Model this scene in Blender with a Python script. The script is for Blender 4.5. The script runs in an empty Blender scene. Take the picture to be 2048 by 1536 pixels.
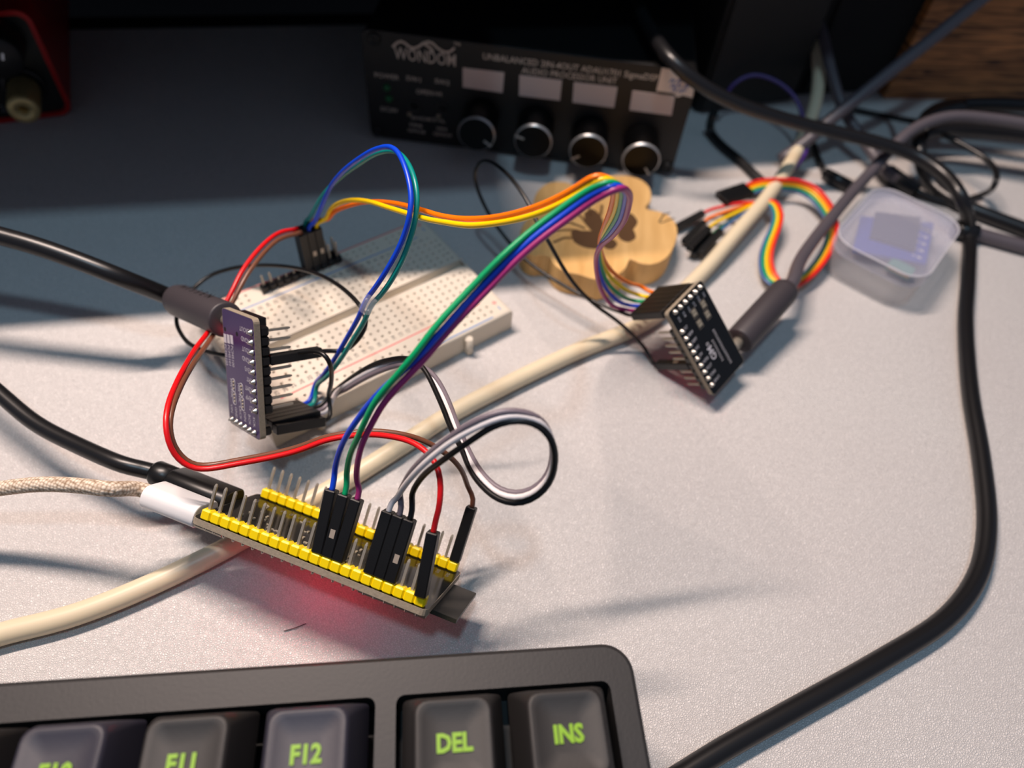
import bpy, bmesh, math, random
from mathutils import Vector, Matrix, Quaternion
random.seed(7)
MM = 0.001
C = bpy.context.scene.collection
SC = bpy.context.scene

# ------------------------------------------------------------------ camera (fitted from the header pitch and the breadboard)
FPX, CAMH, PITCH, ROLL = 1420.52, 173.256, 0.908982, 0.111823
_f = Vector((0, math.cos(PITCH), -math.sin(PITCH))); _r = Vector((1, 0, 0)); _u = _r.cross(_f)
CR = math.cos(ROLL)*_r + math.sin(ROLL)*_u
CU = -math.sin(ROLL)*_r + math.cos(ROLL)*_u
CF = _f
CP = Vector((0, 0, CAMH))                                  # millimetres
cam = bpy.data.cameras.new('camera'); cam.sensor_width = 36.0; cam.lens = FPX*36/2048
cam.clip_start = 0.005; cam.clip_end = 20
cam.dof.use_dof = True; cam.dof.focus_distance = 0.157; cam.dof.aperture_fstop = 10.0
cob = bpy.data.objects.new('camera', cam); C.objects.link(cob); SC.camera = cob
cob.matrix_world = Matrix(((CR.x, CU.x, -CF.x, 0), (CR.y, CU.y, -CF.y, 0), (CR.z, CU.z, -CF.z, CAMH*MM), (0, 0, 0, 1)))
SC.view_settings.view_transform = 'Standard'; SC.view_settings.look = 'None'
SC.view_settings.exposure = 0.0; SC.view_settings.gamma = 1.0; SC.view_settings.use_curve_mapping = False

# ------------------------------------------------------------------ world and lights
EX = Vector((0.965, 0.262, 0)); EN = Vector((-0.262, 0.965, 0))     # along the desk, away from the sitter
def dn(d, n, z=0): return EX*d + EN*n + Vector((0, 0, z))
wd = bpy.data.worlds.new('room'); SC.world = wd; wd.use_nodes = True
bg = wd.node_tree.nodes['Background']; bg.inputs[0].default_value = (0.60, 0.72, 1.0, 1); bg.inputs[1].default_value = 0.17
def area(name, loc, aim, sx, sy, power, color, shape='RECTANGLE', xdir=None):
    l = bpy.data.lights.new(name, 'AREA'); l.shape = shape; l.size = sx*MM; l.size_y = sy*MM
    l.energy = power; l.color = color
    o = bpy.data.objects.new(name, l); C.objects.link(o)
    z = (loc - aim).normalized(); x = (xdir or EX); x = (x - z*x.dot(z)).normalized(); y = z.cross(x)
    o.matrix_world = Matrix(((x.x, y.x, z.x, loc.x*MM), (x.y, y.y, z.y, loc.y*MM), (x.z, y.z, z.z, loc.z*MM), (0, 0, 0, 1)))
    return o
area('light_bar', dn(-100, 272, 520), dn(0, 120, 0), 240, 14, 4.6, (1.0, 0.805, 0.705))       # warm bar lamp on the monitor
area('ceiling_lamp', dn(-100, -208, 1600), dn(0, 150, 0), 110, 110, 4.2, (0.49, 0.78, 1.0), 'DISK')   # cool room lamp behind the sitter

# ------------------------------------------------------------------ pixel rays -> real points
def ray(px, py): return (CR*((px-1024)/FPX) - CU*((py-768)/FPX) + CF)
def D(px, py, dep): return CP + ray(px, py)*dep                     # at a distance along the view axis, mm
def Z(px, py, z=0.0):
    v = ray(px, py); return CP + v*((z-CAMH)/v.z)                   # on the horizontal plane at height z
def hit(px, py, P, N):
    v = ray(px, py); return CP + v*((P-CP).dot(N)/v.dot(N))

# ------------------------------------------------------------------ materials
def lin(c): return tuple(((x/255)/12.92 if x/255 <= .04045 else ((x/255+.055)/1.055)**2.4) for x in c)
MATS = {}
def mat(name, rgb, rough=.5, metal=0.0, spec=.5, bump=0, bscale=800, var=0, alpha=1.0, emit=None, estr=0, coat=0, trans=0):
    if name in MATS: return MATS[name]
    m = bpy.data.materials.new(name); m.use_nodes = True; nt = m.node_tree; b = nt.nodes['Principled BSDF']
    c = lin(rgb) + (1,)
    b.inputs['Base Color'].default_value = c; b.inputs['Roughness'].default_value = rough
    b.inputs['Metallic'].default_value = metal; b.inputs['Specular IOR Level'].default_value = spec
    b.inputs['Alpha'].default_value = alpha; b.inputs['Coat Weight'].default_value = coat
    b.inputs['Transmission Weight'].default_value = trans
    if emit: b.inputs['Emission Color'].default_value = lin(emit)+(1,); b.inputs['Emission Strength'].default_value = estr
    if bump or var:
        tc = nt.nodes.new('ShaderNodeTexCoord'); n = nt.nodes.new('ShaderNodeTexNoise'); n.inputs['Scale'].default_value = bscale
        n.inputs['Detail'].default_value = 3; nt.links.new(tc.outputs['Object'], n.inputs['Vector'])
        if bump:
            bp = nt.nodes.new('ShaderNodeBump'); bp.inputs['Strength'].default_value = bump; bp.inputs['Distance'].default_value = .0001
            nt.links.new(n.outputs['Fac'], bp.inputs['Height']); nt.links.new(bp.outputs['Normal'], b.inputs['Normal'])
        if var:
            mx = nt.nodes.new('ShaderNodeMix'); mx.data_type = 'RGBA'
            mx.inputs[6].default_value = tuple(x*(1-var) for x in c[:3])+(1,); mx.inputs[7].default_value = tuple(min(1, x*(1+var)) for x in c[:3])+(1,)
            nt.links.new(n.outputs['Fac'], mx.inputs[0]); nt.links.new(mx.outputs[2], b.inputs['Base Color'])
    MATS[name] = m; return m

def leather():
    m = bpy.data.materials.new('grey_leatherette'); m.use_nodes = True; nt = m.node_tree; L = nt.links; b = nt.nodes['Principled BSDF']
    tc = nt.nodes.new('ShaderNodeTexCoord'); nz = nt.nodes.new('ShaderNodeTexNoise'); nz.inputs['Scale'].default_value = 500; nz.inputs['Detail'].default_value = 2
    vm = nt.nodes.new('ShaderNodeVectorMath'); vm.operation = 'MULTIPLY_ADD'; vm.inputs[1].default_value = (.0011,)*3
    L.new(tc.outputs['Object'], nz.inputs['Vector']); L.new(nz.outputs['Color'], vm.inputs[0]); L.new(tc.outputs['Object'], vm.inputs[2])
    vo = nt.nodes.new('ShaderNodeTexVoronoi'); vo.feature = 'DISTANCE_TO_EDGE'; vo.inputs['Scale'].default_value = 2000
    L.new(vm.outputs[0], vo.inputs['Vector'])
    rp = nt.nodes.new('ShaderNodeMapRange'); rp.inputs[1].default_value = 0; rp.inputs[2].default_value = .32; rp.interpolation_type = 'SMOOTHSTEP'
    L.new(vo.outputs['Distance'], rp.inputs[0])
    bp = nt.nodes.new('ShaderNodeBump'); bp.inputs['Strength'].default_value = .85; bp.inputs['Distance'].default_value = .00012
    L.new(rp.outputs[0], bp.inputs['Height']); L.new(bp.outputs['Normal'], b.inputs['Normal'])
    n2 = nt.nodes.new('ShaderNodeTexNoise'); n2.inputs['Scale'].default_value = 14; n2.inputs['Detail'].default_value = 4
    L.new(tc.outputs['Object'], n2.inputs['Vector'])
    mx = nt.nodes.new('ShaderNodeMix'); mx.data_type = 'RGBA'; mx.inputs[6].default_value = lin((212, 207, 205))+(1,); mx.inputs[7].default_value = lin((220, 219, 217))+(1,)
    L.new(n2.outputs['Fac'], mx.inputs[0])
    m2 = nt.nodes.new('ShaderNodeMix'); m2.data_type = 'RGBA'; m2.blend_type = 'MULTIPLY'; m2.inputs[0].default_value = 1
    r2 = nt.nodes.new('ShaderNodeMapRange'); r2.inputs[1].default_value = 0; r2.inputs[2].default_value = .5; r2.inputs[3].default_value = .74; r2.inputs[4].default_value = 1
    L.new(rp.outputs[0], r2.inputs[0]); L.new(mx.outputs[2], m2.inputs[6]); L.new(r2.outputs[0], m2.inputs[7]); L.new(m2.outputs[2], b.inputs['Base Color'])
    b.inputs['Roughness'].default_value = .42; b.inputs['Specular IOR Level'].default_value = .45
    return m
def wood(name, dark, light, scale, stretch, rough=.5, wave=True):
    m = bpy.data.materials.new(name); m.use_nodes = True; nt = m.node_tree; L = nt.links; b = nt.nodes['Principled BSDF']
    tc = nt.nodes.new('ShaderNodeTexCoord'); mp = nt.nodes.new('ShaderNodeMapping'); mp.inputs['Scale'].default_value = stretch
    nz = nt.nodes.new('ShaderNodeTexNoise'); nz.inputs['Scale'].default_value = scale; nz.inputs['Detail'].default_value = 6; nz.inputs['Distortion'].default_value = 1.2
    L.new(tc.outputs['Object'], mp.inputs['Vector']); L.new(mp.outputs[0], nz.inputs['Vector'])
    r = nt.nodes.new('ShaderNodeValToRGB'); r.color_ramp.elements[0].position = .32; r.color_ramp.elements[1].position = .68
    r.color_ramp.elements[0].color = lin(dark)+(1,); r.color_ramp.elements[1].color = lin(light)+(1,)
    L.new(nz.outputs['Fac'], r.inputs[0]); L.new(r.outputs[0], b.inputs['Base Color'])
    b.inputs['Roughness'].default_value = rough
    bp = nt.nodes.new('ShaderNodeBump'); bp.inputs['Strength'].default_value = .3; bp.inputs['Distance'].default_value = .0003
    L.new(nz.outputs['Fac'], bp.inputs['Height']); L.new(bp.outputs['Normal'], b.inputs['Normal'])
    return m
M_DESK = leather()
M_WOOD = wood('dark_stained_wood', (66, 36, 20), (222, 146, 84), 34, (1, 1, 14), .5)
M_PALE = wood('pale_coaster_wood', (205, 158, 92), (232, 188, 122), 18, (9, 1.2, 1), .6)
M_BLK = mat('black_nylon', (12, 12, 13), .45, bump=.25, bscale=2500)
M_BLKP = mat('black_header_plastic', (9, 9, 10), .4)
M_CAB = mat('black_cable_rubber', (22, 22, 24), .33, spec=.5)
M_CABG = mat('dark_grey_cable_rubber', (84, 79, 85), .42, spec=.5)
M_PLUG = mat('charcoal_soft_plug_rubber', (60, 55, 59), .5, bump=.15, bscale=3000)
M_CREAM = mat('cream_cable_jacket', (222, 208, 178), .38)
M_YEL = mat('yellow_header_plastic', (250, 218, 0), .4)
M_PIN = mat('tinned_pin', (178, 170, 156), .38, .55)
M_SOLD = mat('solder', (200, 196, 188), .28, .85)
M_PAD = mat('tinned_pad', (186, 176, 156), .45, .4)
M_PCBK = mat('black_solder_mask', (17, 17, 17), .13, bump=.05, bscale=600)
M_PURP = mat('purple_solder_mask', (50, 25, 86), .36, bump=.08, bscale=900)
M_EDGE = mat('raw_board_edge', (150, 138, 120), .75, bump=.6, bscale=1800, var=.25)
M_SILK = mat('white_silkscreen', (205, 202, 208), .6)
M_ABS = mat('cream_breadboard_plastic', (215, 206, 190), .42)
M_GREYINK = mat('grey_print', (88, 82, 78), .7)
M_REDINK = mat('red_print', (226, 96, 100), .6)
M_BLUINK = mat('blue_print', (84, 138, 196), .6)
M_CONTACT = mat('contact_metal', (190, 176, 160), .4, .4)
WIRE = {n: mat('%s_wire_insulation' % n, c, .36) for n, c in dict(
    red=(222, 18, 24), brown=(116, 72, 52), orange=(250, 122, 6), yellow=(250, 206, 0), green=(0, 158, 98), teal=(0, 136, 128),
    blue=(8, 66, 206), navy=(20, 62, 170), purple=(160, 44, 112), grey=(118, 108, 116), white=(228, 222, 222), black=(14, 14, 15), violet=(70, 44, 120), slate=(70, 104, 150)).items()}

# ------------------------------------------------------------------ mesh helpers (all in millimetres)
class MB:
    def __init__(s): s.v = []; s.f = []; s.sm = []
    def add(s, vs, fs, smooth=False, M=None):
        o = len(s.v)
        s.v += [(M @ Vector(v)) if M is not None else Vector(v) for v in vs]
        s.f += [tuple(i+o for i in f) for f in fs]; s.sm += [smooth]*len(fs); return s
    def box(s, c, d, M=None, taper=1.0):
        x, y, z = (k/2 for k in d); t = taper
        vs = [(-x, -y, -z), (x, -y, -z), (x, y, -z), (-x, y, -z), (-x*t, -y*t, z), (x*t, -y*t, z), (x*t, y*t, z), (-x*t, y*t, z)]
        vs = [Vector(v)+Vector(c) for v in vs]
        return s.add(vs, [(3, 2, 1, 0), (4, 5, 6, 7), (0, 1, 5, 4), (1, 2, 6, 5), (2, 3, 7, 6), (3, 0, 4, 7)], False, M)
    def cbox(s, c, d, r, M=None):                          # box with chamfered vertical edges and rims
        x, y, z = (k/2 for k in d)
        def ring(i, zz): 
            X, Y = x-i, y-i; q = max(r-i, r*.35)
            return [(-X+q, -Y, zz), (X-q, -Y, zz), (X, -Y+q, zz), (X, Y-q, zz), (X-q, Y, zz), (-X+q, Y, zz), (-X, Y-q, zz), (-X, -Y+q, zz)]
        vs = ring(r, -z)+ring(0, -z+r)+ring(0, z-r)+ring(r, z); vs = [Vector(v)+Vector(c) for v in vs]
        fs = [tuple(range(7, -1, -1)), tuple(range(24, 32))]
        for k in range(3):
            for i in range(8): j = (i+1) % 8; fs.append((k*8+i, k*8+j, k*8+8+j, k*8+8+i))
        return s.add(vs, fs, False, M)
    def lathe(s, prof, n=24, M=None, cap=True, smooth=True):   # prof: (radius, z)
        vs = []; fs = []
        for r, z in prof:
            for i in range(n): a = 2*math.pi*i/n; vs.append((r*math.cos(a), r*math.sin(a), z))
        for k in range(len(prof)-1):
            for i in range(n): j = (i+1) % n; fs.append((k*n+i, k*n+j, (k+1)*n+j, (k+1)*n+i))
        s.add(vs, fs, smooth, M)
        if cap:
            o = len(s.v)-len(vs)
            s.f += [tuple(o+i for i in range(n-1, -1, -1)), tuple(o+(len(prof)-1)*n+i for i in range(n))]; s.sm += [False, False]
        return s
    def tube(s, P, r, n=10, M=None, cap=True, flat=None):
        P = [Vector(p) for p in P]; T = []
        for i in range(len(P)): T.append((P[min(i+1, len(P)-1)]-P[max(i-1, 0)]).normalized())
        u = T[0].orthogonal().normalized(); vs = []; fs = []
        for i, p in enumerate(P):
            if i: u = (T[i-1].rotation_difference(T[i])) @ u
            u = (u-T[i]*u.dot(T[i])).normalized(); w = T[i].cross(u); rr = r[i] if isinstance(r, (list, tuple)) else r
            for k in range(n): a = 2*math.pi*k/n; vs.append(p+u*(rr*math.cos(a))+w*(rr*math.sin(a)))
        for i in range(len(P)-1):
            for k in range(n): j = (k+1) % n; fs.append((i*n+k, i*n+j, (i+1)*n+j, (i+1)*n+k))
        s.add(vs, fs, True, M)
        if cap: o = len(s.v)-len(vs); s.f += [tuple(o+k for k in range(n-1, -1, -1)), tuple(o+(len(P)-1)*n+k for k in range(n))]; s.sm += [False]*2
        return s
    def prism(s, poly, z0, z1, M=None, smooth=False):
        n = len(poly); vs = [(x, y, z0) for x, y in poly]+[(x, y, z1) for x, y in poly]
        s.add(vs, [tuple(range(n-1, -1, -1)), tuple(range(n, 2*n))], False, M)
        o = len(s.v)-2*n
        for i in range(n): j = (i+1) % n; s.f.append((o+i, o+j, o+n+j, o+n+i)); s.sm.append(smooth)
        return s
    def mesh(s, name, m=None, bevel=0, seg=2):
        me = bpy.data.meshes.new(name); me.from_pydata([tuple(v*MM) for v in s.v], [], s.f)
        me.polygons.foreach_set('use_smooth', s.sm)
        bm = bmesh.new(); bm.from_mesh(me); bmesh.ops.recalc_face_normals(bm, faces=bm.faces)
        if bevel:
            ed = [e for e in bm.edges if len(e.link_faces) == 2 and e.calc_face_angle(0) > .6]
            bmesh.ops.bevel(bm, geom=ed, offset=bevel*MM, segments=seg, profile=.5, affect='EDGES', clamp_overlap=True)
        bm.to_mesh(me); bm.free()
        if m: me.materials.append(m)
        return me
def rrect(w, h, r, n=6, cx=0, cy=0):
    out = []
    for sx, sy, a0 in ((1, 1, 0), (-1, 1, 90), (-1, -1, 180), (1, -1, 270)):
        for k in range(n+1): a = math.radians(a0+90*k/n); out.append((cx+sx*(w/2-r)+r*math.cos(a), cy+sy*(h/2-r)+r*math.sin(a)))
    return out
def spline(P, step=1.6):
    P = [Vector(p) for p in P]; out = []
    Q = [P[0]*2-P[1]]+P+[P[-1]*2-P[-2]]
    for i in range(1, len(Q)-2):
        a, b, c, d = Q[i-1:i+3]
        ta, tb, tc = [max((y-x).length, 1e-3)**.5 for x, y in ((a, b), (b, c), (c, d))]     # centripetal
        t0, t1, t2, t3 = 0, ta, ta+tb, ta+tb+tc
        n = max(2, int((c-b).length/step))
        for k in range(n):
            t = t1+(t2-t1)*k/n
            A1 = a*((t1-t)/(t1-t0))+b*((t-t0)/(t1-t0)); A2 = b*((t2-t)/(t2-t1))+c*((t-t1)/(t2-t1)); A3 = c*((t3-t)/(t3-t2))+d*((t-t2)/(t3-t2))
            B1 = A1*((t2-t)/(t2-t0))+A2*((t-t0)/(t2-t0)); B2 = A2*((t3-t)/(t3-t1))+A3*((t-t1)/(t3-t1))
            out.append(B1*((t2-t)/(t2-t1))+B2*((t-t1)/(t2-t1)))
    out.append(P[-1])
    for _ in range(2): out = [out[0]]+[(out[i-1]+out[i]*2+out[i+1])/4 for i in range(1, len(out)-1)]+[out[-1]]
    return out
def frame(o, x, y, z):                                    # axes -> matrix, origin in mm
    return Matrix(((x.x, y.x, z.x, o.x), (x.y, y.y, z.y, o.y), (x.z, y.z, z.z, o.z), (0, 0, 0, 1)))
def mmM(M): N = M.copy(); N.translation = M.translation*MM; return N
def thing(name, label, cat, M=None, group=None):
    o = bpy.data.objects.new(name, None); C.objects.link(o); o.empty_display_size = .01
    o.matrix_world = mmM(M) if M is not None else Matrix()
    o['label'] = label; o['category'] = cat
    if group: o['group'] = group
    return o
def tag(o, label, cat, group=None):
    o['label'] = label; o['category'] = cat
    if group: o['group'] = group
    return o
def part(name, me, parent, M=None, label=None, kind=None):
    o = bpy.data.objects.new(name, me); C.objects.link(o); o.parent = parent
    if M is not None: o.matrix_local = mmM(M)
    if label: o['label'] = label
    if kind: o['kind'] = kind
    return o
def wpart(name, mb, m, parent, label=None, kind=None, bevel=0):   # a part whose mesh is given in world millimetres
    me = mb.mesh(name, m, bevel); 
    inv = parent.matrix_basis.inverted() if parent.parent is None else (parent.parent.matrix_basis @ parent.matrix_basis).inverted()
    me.transform(inv)
    return part(name, me, parent, label=label, kind=kind)
def text_mb(mb, s, size, M, sx=1.0, align='LEFT', bold=0.0):
    cu = bpy.data.curves.new('t', 'FONT'); cu.body = s; cu.size = size; cu.align_x = align; cu.resolution_u = 2; cu.offset = bold
    ob = bpy.data.objects.new('t', cu); C.objects.link(ob)
    me = ob.to_mesh()
    mb.add([(v.co.x*sx, v.co.y, v.co.z) for v in me.vertices], [tuple(p.vertices) for p in me.polygons], False, M)
    ob.to_mesh_clear(); bpy.data.objects.remove(ob); bpy.data.curves.remove(cu)
def T(x, y, z=0): return Matrix.Translation((x, y, z))
def lines(mb, pts, w, M, z=0.0, h=.06):                       # flat printed stroke in the local xy plane
    for a, b in zip(pts[:-1], pts[1:]):
        a = Vector((a[0], a[1], 0)); b = Vector((b[0], b[1], 0)); d = (b-a).normalized(); p = Vector((-d.y, d.x, 0))*w/2; e = d*w*.3
        mb.prism([tuple((v)[:2]) for v in (a-p-e, b-p+e, b+p+e, a+p-e)], z, z+h, M)

# ------------------------------------------------------------------ the setting
deskF = frame(Vector((0, 0, 0)), EX, EN, Vector((0, 0, 1)))
desk = thing('desk', 'pale grey pebbled leatherette desk top that everything lies on', 'desk', deskF)
part('desk_top', MB().box((0, 130, -10), (1500, 460, 20)).mesh('desk_top', M_DESK), desk)
part('desk_edge', MB().box((0, 366, -12), (1500, 11.5, 24)).mesh('desk_edge', mat('black_desk_edge', (14, 13, 12), .5)), desk, label='black rear edge strip')
w = bpy.data.objects.new('wall_back', MB().box((0, 455, 200), (2400, 40, 2200), deskF).mesh('wall_back', mat('black_wall_paint', (10, 9, 9), .9)))
C.objects.link(w); w['kind'] = 'structure'
# a shelf added unseen above the frame, stepped to cast the desk's shade lines
M_BLOCKER = mat('black_blocker_board', (38, 40, 42), .6, bump=.1, bscale=900)
blocker = thing('shade_blocker', 'added unseen black shelf over the desk that shades the back of it', 'blocker', frame(dn(0, 0, 112), EX, EN, Vector((0, 0, 1))))
part('blocker_board', MB().box((-270.5, 315, 9), (619, 238, 18)).mesh('blocker_board', M_BLOCKER, .8), blocker)
part('blocker_board', MB().box((340.5, 338, 9), (603, 192, 18)).mesh('blocker_board', M_BLOCKER, .8), blocker)
for d in (-572, 634): part('blocker_side', MB().box((d, 340, -56), (16, 180, 112)).mesh('blocker_side', M_BLOCKER, .8), blocker)

# ------------------------------------------------------------------ connectors and wires
H_ME = MB().cbox((0, 0, 7), (2.5, 2.5, 14), .22).mesh('connector_housing', M_BLK)
LATCH = MB(); LATCH.box((0, -1.24, 5.4), (1.1, .12, 1.9)); LATCH_ME = LATCH.mesh('contact_latch', M_CONTACT)
def housing(parent, base, axis, side, latch=True):
    """single-pin connector shell; base = mating end (mm), side = direction of the latch window"""
    z = axis.normalized(); y = -(side-z*side.dot(z)).normalized(); x = y.cross(z)
    W = frame(base, x, y, z)
    pin = parent.matrix_basis.copy(); pin.translation = pin.translation/MM
    h = part('connector_housing', H_ME, parent, pin.inverted() @ W)
    if latch: part('contact_latch', LATCH_ME, h)
    return base+z*14.0, z
def wire(parent, P, color, r=.63, label=None, n=10):
    return wpart('wire', MB().tube(spline(P, 1.3), r, n), WIRE[color], parent, label or (color+' wire'))
def ctrack(P): return [D(*p) for p in P]
def dep(p): return (p-CP).dot(CF)
def ease(track, e, ax, lead=4.0, n=7):
    """bring the first n track points to the distance of the connector they run into"""
    dz = dep(e+ax*lead)-track[0][2]
    return [(x, y, d+dz*max(0, 1-k/n)**1.5) for k, (x, y, d) in enumerate(track)]
def both(track, a, b, n=7, lead=4.0):
    t = ease(track, a[0], a[1], lead, n); t = list(reversed(ease(list(reversed(t)), b[0], b[1], lead, n))); return ctrack(t)

# ------------------------------------------------------------------ breadboard
c_, s_ = math.cos(3.8704-math.pi), math.sin(3.8704-math.pi)
BX = Vector((math.cos(3.8704039), math.sin(3.8704039), 0)); BYv = Vector((-math.sin(3.8704039), math.cos(3.8704039), 0))
# u runs from the right end to the near left end, v runs towards the sitter; (u, v, up) is right handed
BB0 = Vector((-20.44429, 178.2256, 0)); ZT = 8.5
bbF = frame(BB0, BX, BYv, Vector((0, 0, 1)))
bb = thing('breadboard', 'cream solderless breadboard with two pairs of red and blue rail lines', 'breadboard', bbF)
LB, HW = 82.5, 27.15
def col(k): return 4.4+2.54*(k-1)
railu = [6.1+2.54*(i+(i//5)) for i in range(25)]
railu = [u*(70.9/ (railu[-1]-railu[0]))+6.1-6.1*(70.9/(railu[-1]-railu[0])) for u in railu]
VR = (21.34, 23.88)
strips = []                                                     # (v0, v1, list of u, v centre)
rows = [(-23.88, railu), (-21.34, railu)]+[(-3.81-2.54*k, [col(i) for i in range(1, 31)]) for k in range(4, -1, -1)] \
     + [(3.81+2.54*k, [col(i) for i in range(1, 31)]) for k in range(5)]+[(21.34, railu), (23.88, railu)]
top = MB(); hole = MB(); cont = MB(); hs = .42
def top_rect(u0, u1, v0, v1): 
    if u1-u0 > 1e-6 and v1-v0 > 1e-6: top.add([(u0, v0, ZT), (u1, v0, ZT), (u1, v1, ZT), (u0, v1, ZT)], [(0, 1, 2, 3)])
bands = sorted(rows)
edge_in = 1.0
prev = -HW+edge_in
for v, us in bands:
    a, b = v-hs, v+hs
    if prev < -1.6 and a > 1.6: top_rect(edge_in, LB-edge_in, prev, -1.6); top_rect(edge_in, LB-edge_in, 1.6, a)
    else: top_rect(edge_in, LB-edge_in, prev, a)
    pu = edge_in
    for u in us:
        top_rect(pu, u-hs, a, b); pu = u+hs
        x0, x1 = u-hs, u+hs; d = 1.8; q = .12
        hole.add([(x0, a, ZT), (x1, a, ZT), (x1, b, ZT), (x0, b, ZT), (x0+q, a+q, ZT-.25), (x1-q, a+q, ZT-.25), (x1-q, b-q, ZT-.25), (x0+q, b-q, ZT-.25),
                  (x0+q, a+q, ZT-d), (x1-q, a+q, ZT-d), (x1-q, b-q, ZT-d), (x0+q, b-q, ZT-d)],
                 [(0, 1, 5, 4), (1, 2, 6, 5), (2, 3, 7, 6), (3, 0, 4, 7), (4, 5, 9, 8), (5, 6, 10, 9), (6, 7, 11, 10), (7, 4, 8, 11)])
        cont.add([(x0+q, a+q, ZT-d), (x1-q, a+q, ZT-d), (x1-q, b-q, ZT-d), (x0+q, b-q, ZT-d)], [(0, 1, 2, 3)])
    top_rect(pu, LB-edge_in, a, b); prev = b
top_rect(edge_in, LB-edge_in, prev, HW-edge_in)
body = MB()
rim = [(0, -HW), (LB, -HW), (LB, HW), (0, HW)]
def ringv(i, z): return [(i, -HW+i, z), (LB-i, -HW+i, z), (LB-i, HW-i, z), (i, HW-i, z)]
R3 = [ringv(0, .3), ringv(0, ZT-1.0), ringv(.3, ZT-.3), ringv(1.0, ZT)]
vs = [p for r in R3 for p in r]; fs = []
for k in range(3):
    for i in range(4): j = (i+1) % 4; fs.append((k*4+i, k*4+j, k*4+4+j, k*4+4+i))
body.add(vs, fs); body.add(ringv(0, .3), [(3, 2, 1, 0)])
# the groove between the halves
body.add([(0, -1.6, ZT), (LB, -1.6, ZT), (LB, -1.2, ZT-2.6), (0, -1.2, ZT-2.6), (LB, 1.2, ZT-2.6), (0, 1.2, ZT-2.6), (LB, 1.6, ZT), (0, 1.6, ZT)], [(0, 1, 2, 3), (3, 2, 4, 5), (5, 4, 6, 7)])
me = bpy.data.meshes.new('body'); me.from_pydata([tuple(v*MM) for v in body.v+top.v], [], body.f+[tuple(i+len(body.v) for i in f) for f in top.f]); me.materials.append(M_ABS)
bm = bmesh.new(); bm.from_mesh(me); bm.normal_update()
bm.to_mesh(me); bm.free()
part('body', me, bb)
def rawmesh(name, mb, m):
    me = bpy.data.meshes.new(name); me.from_pydata([tuple(v*MM) for v in mb.v], [], mb.f); me.materials.append(m); return me
part('contact_holes', rawmesh('contact_holes', hole, M_ABS), bb, kind='stuff')
part('spring_contacts', rawmesh('spring_contacts', cont, mat('dark_spring_metal', (70, 62, 54), .4, .7)), bb, kind='stuff')
# printed rail lines, column numbers, row letters
def rl(v, m, name): part(name, MB().box((LB/2, v, ZT+.015), (LB-14, .42, .03)).mesh(name, m), bb)
rl(18.75, M_REDINK, 'red_rail_line'); rl(26.0, M_BLUINK, 'blue_rail_line'); rl(-18.75, M_BLUINK, 'blue_rail_line'); rl(-26.0, M_REDINK, 'red_rail_line')
num = MB()
# text along u reads from the right end: letters stand with their tops towards the far side
def btext(s, u, v, size, mb, ex, ey, bold=.0): 
    text_mb(mb, s, size, frame(Vector((u, v, ZT+.02)), ex, ey, Vector((0, 0, 1))), align='CENTER', bold=bold)
EU, EV = Vector((1, 0, 0)), Vector((0, 1, 0))
for k in range(1, 31):
    for v in (16.46, -16.46):
        btext(str(k), col(k)-.55, v, 1.75, num, -EV*1.0, EU*1.0, .02)
for k, ch in enumerate('abcde'): btext(ch, col(1)-2.3, -13.97+2.54*k, 1.9, num, -EV, EU); btext(ch, col(30)+2.3, -13.97+2.54*k, 1.9, num, -EV, EU)
for k, ch in enumerate('fghij'): btext(ch, col(1)-2.3, 3.81+2.54*k, 1.9, num, -EV, EU); btext(ch, col(30)+2.3, 3.81+2.54*k, 1.9, num, -EV, EU)
part('printed_numbers', num.mesh('printed_numbers', M_GREYINK), bb, kind='stuff')
PLUS = MB(); PLUS.box((0, 0, .02), (1.7, .32, .04)); PLUS.box((0, -.51, .02), (.32, .7, .04)); PLUS.box((0, .51, .02), (.32, .7, .04)); PLUS_ME = PLUS.mesh('plus_mark', M_REDINK)
MINUS_ME = MB().box((0, 0, .02), (.34, 1.8, .04)).mesh('minus_mark', M_BLUINK)
for u in (3.0, LB-3.0):
    for vp, vm in ((VR[0]-.2, VR[1]), (-VR[1], -VR[0]+.2)):
        part('plus_mark', PLUS_ME, bb, T(u, vp, ZT)); part('minus_mark', MINUS_ME, bb, T(u, vm, ZT))
for u in (17.5, LB-13.5):                                      # joining lugs on the near side
    lg = MB(); lg.cbox((u, HW+.75, 3.6), (2.5, 1.7, 6.4), .5); lg.lathe([(1.1, 0), (1.25, .5), (1.1, 6.8)], 10, T(u, HW+1.1, .15))
    part('joining_lug', lg.mesh('joining_lug', M_ABS), bb)
def BW(u, v, z): return bbF @ Vector((u, v, z))

# ------------------------------------------------------------------ pin headers standing in the breadboard
PIN_ME = MB().box((0, 0, 0), (.62, .62, 1)).mesh('pin', M_PIN, .0)   # scaled in length
def pin(parent, M, L):
    o = part('pin', pin_mesh(L), parent, M); return o
_pm = {}
def pin_mesh(L):
    L = round(L, 1)
    if L not in _pm:
        b = MB(); b.box((0, 0, L/2-.3), (.62, .62, L-.6)); b.box((0, 0, L-.3), (.62, .62, .6), taper=.55); _pm[L] = b.mesh('pin', M_PIN)
    return _pm[L]
BLOCK_ME = MB().cbox((0, 0, 1.27), (2.5, 2.46, 2.54), .42).mesh('header_block', M_BLKP)
YBLOCK_ME = MB().cbox((0, 0, 1.27), (2.5, 2.5, 2.54), .36).mesh('header_block', M_YEL)
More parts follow.
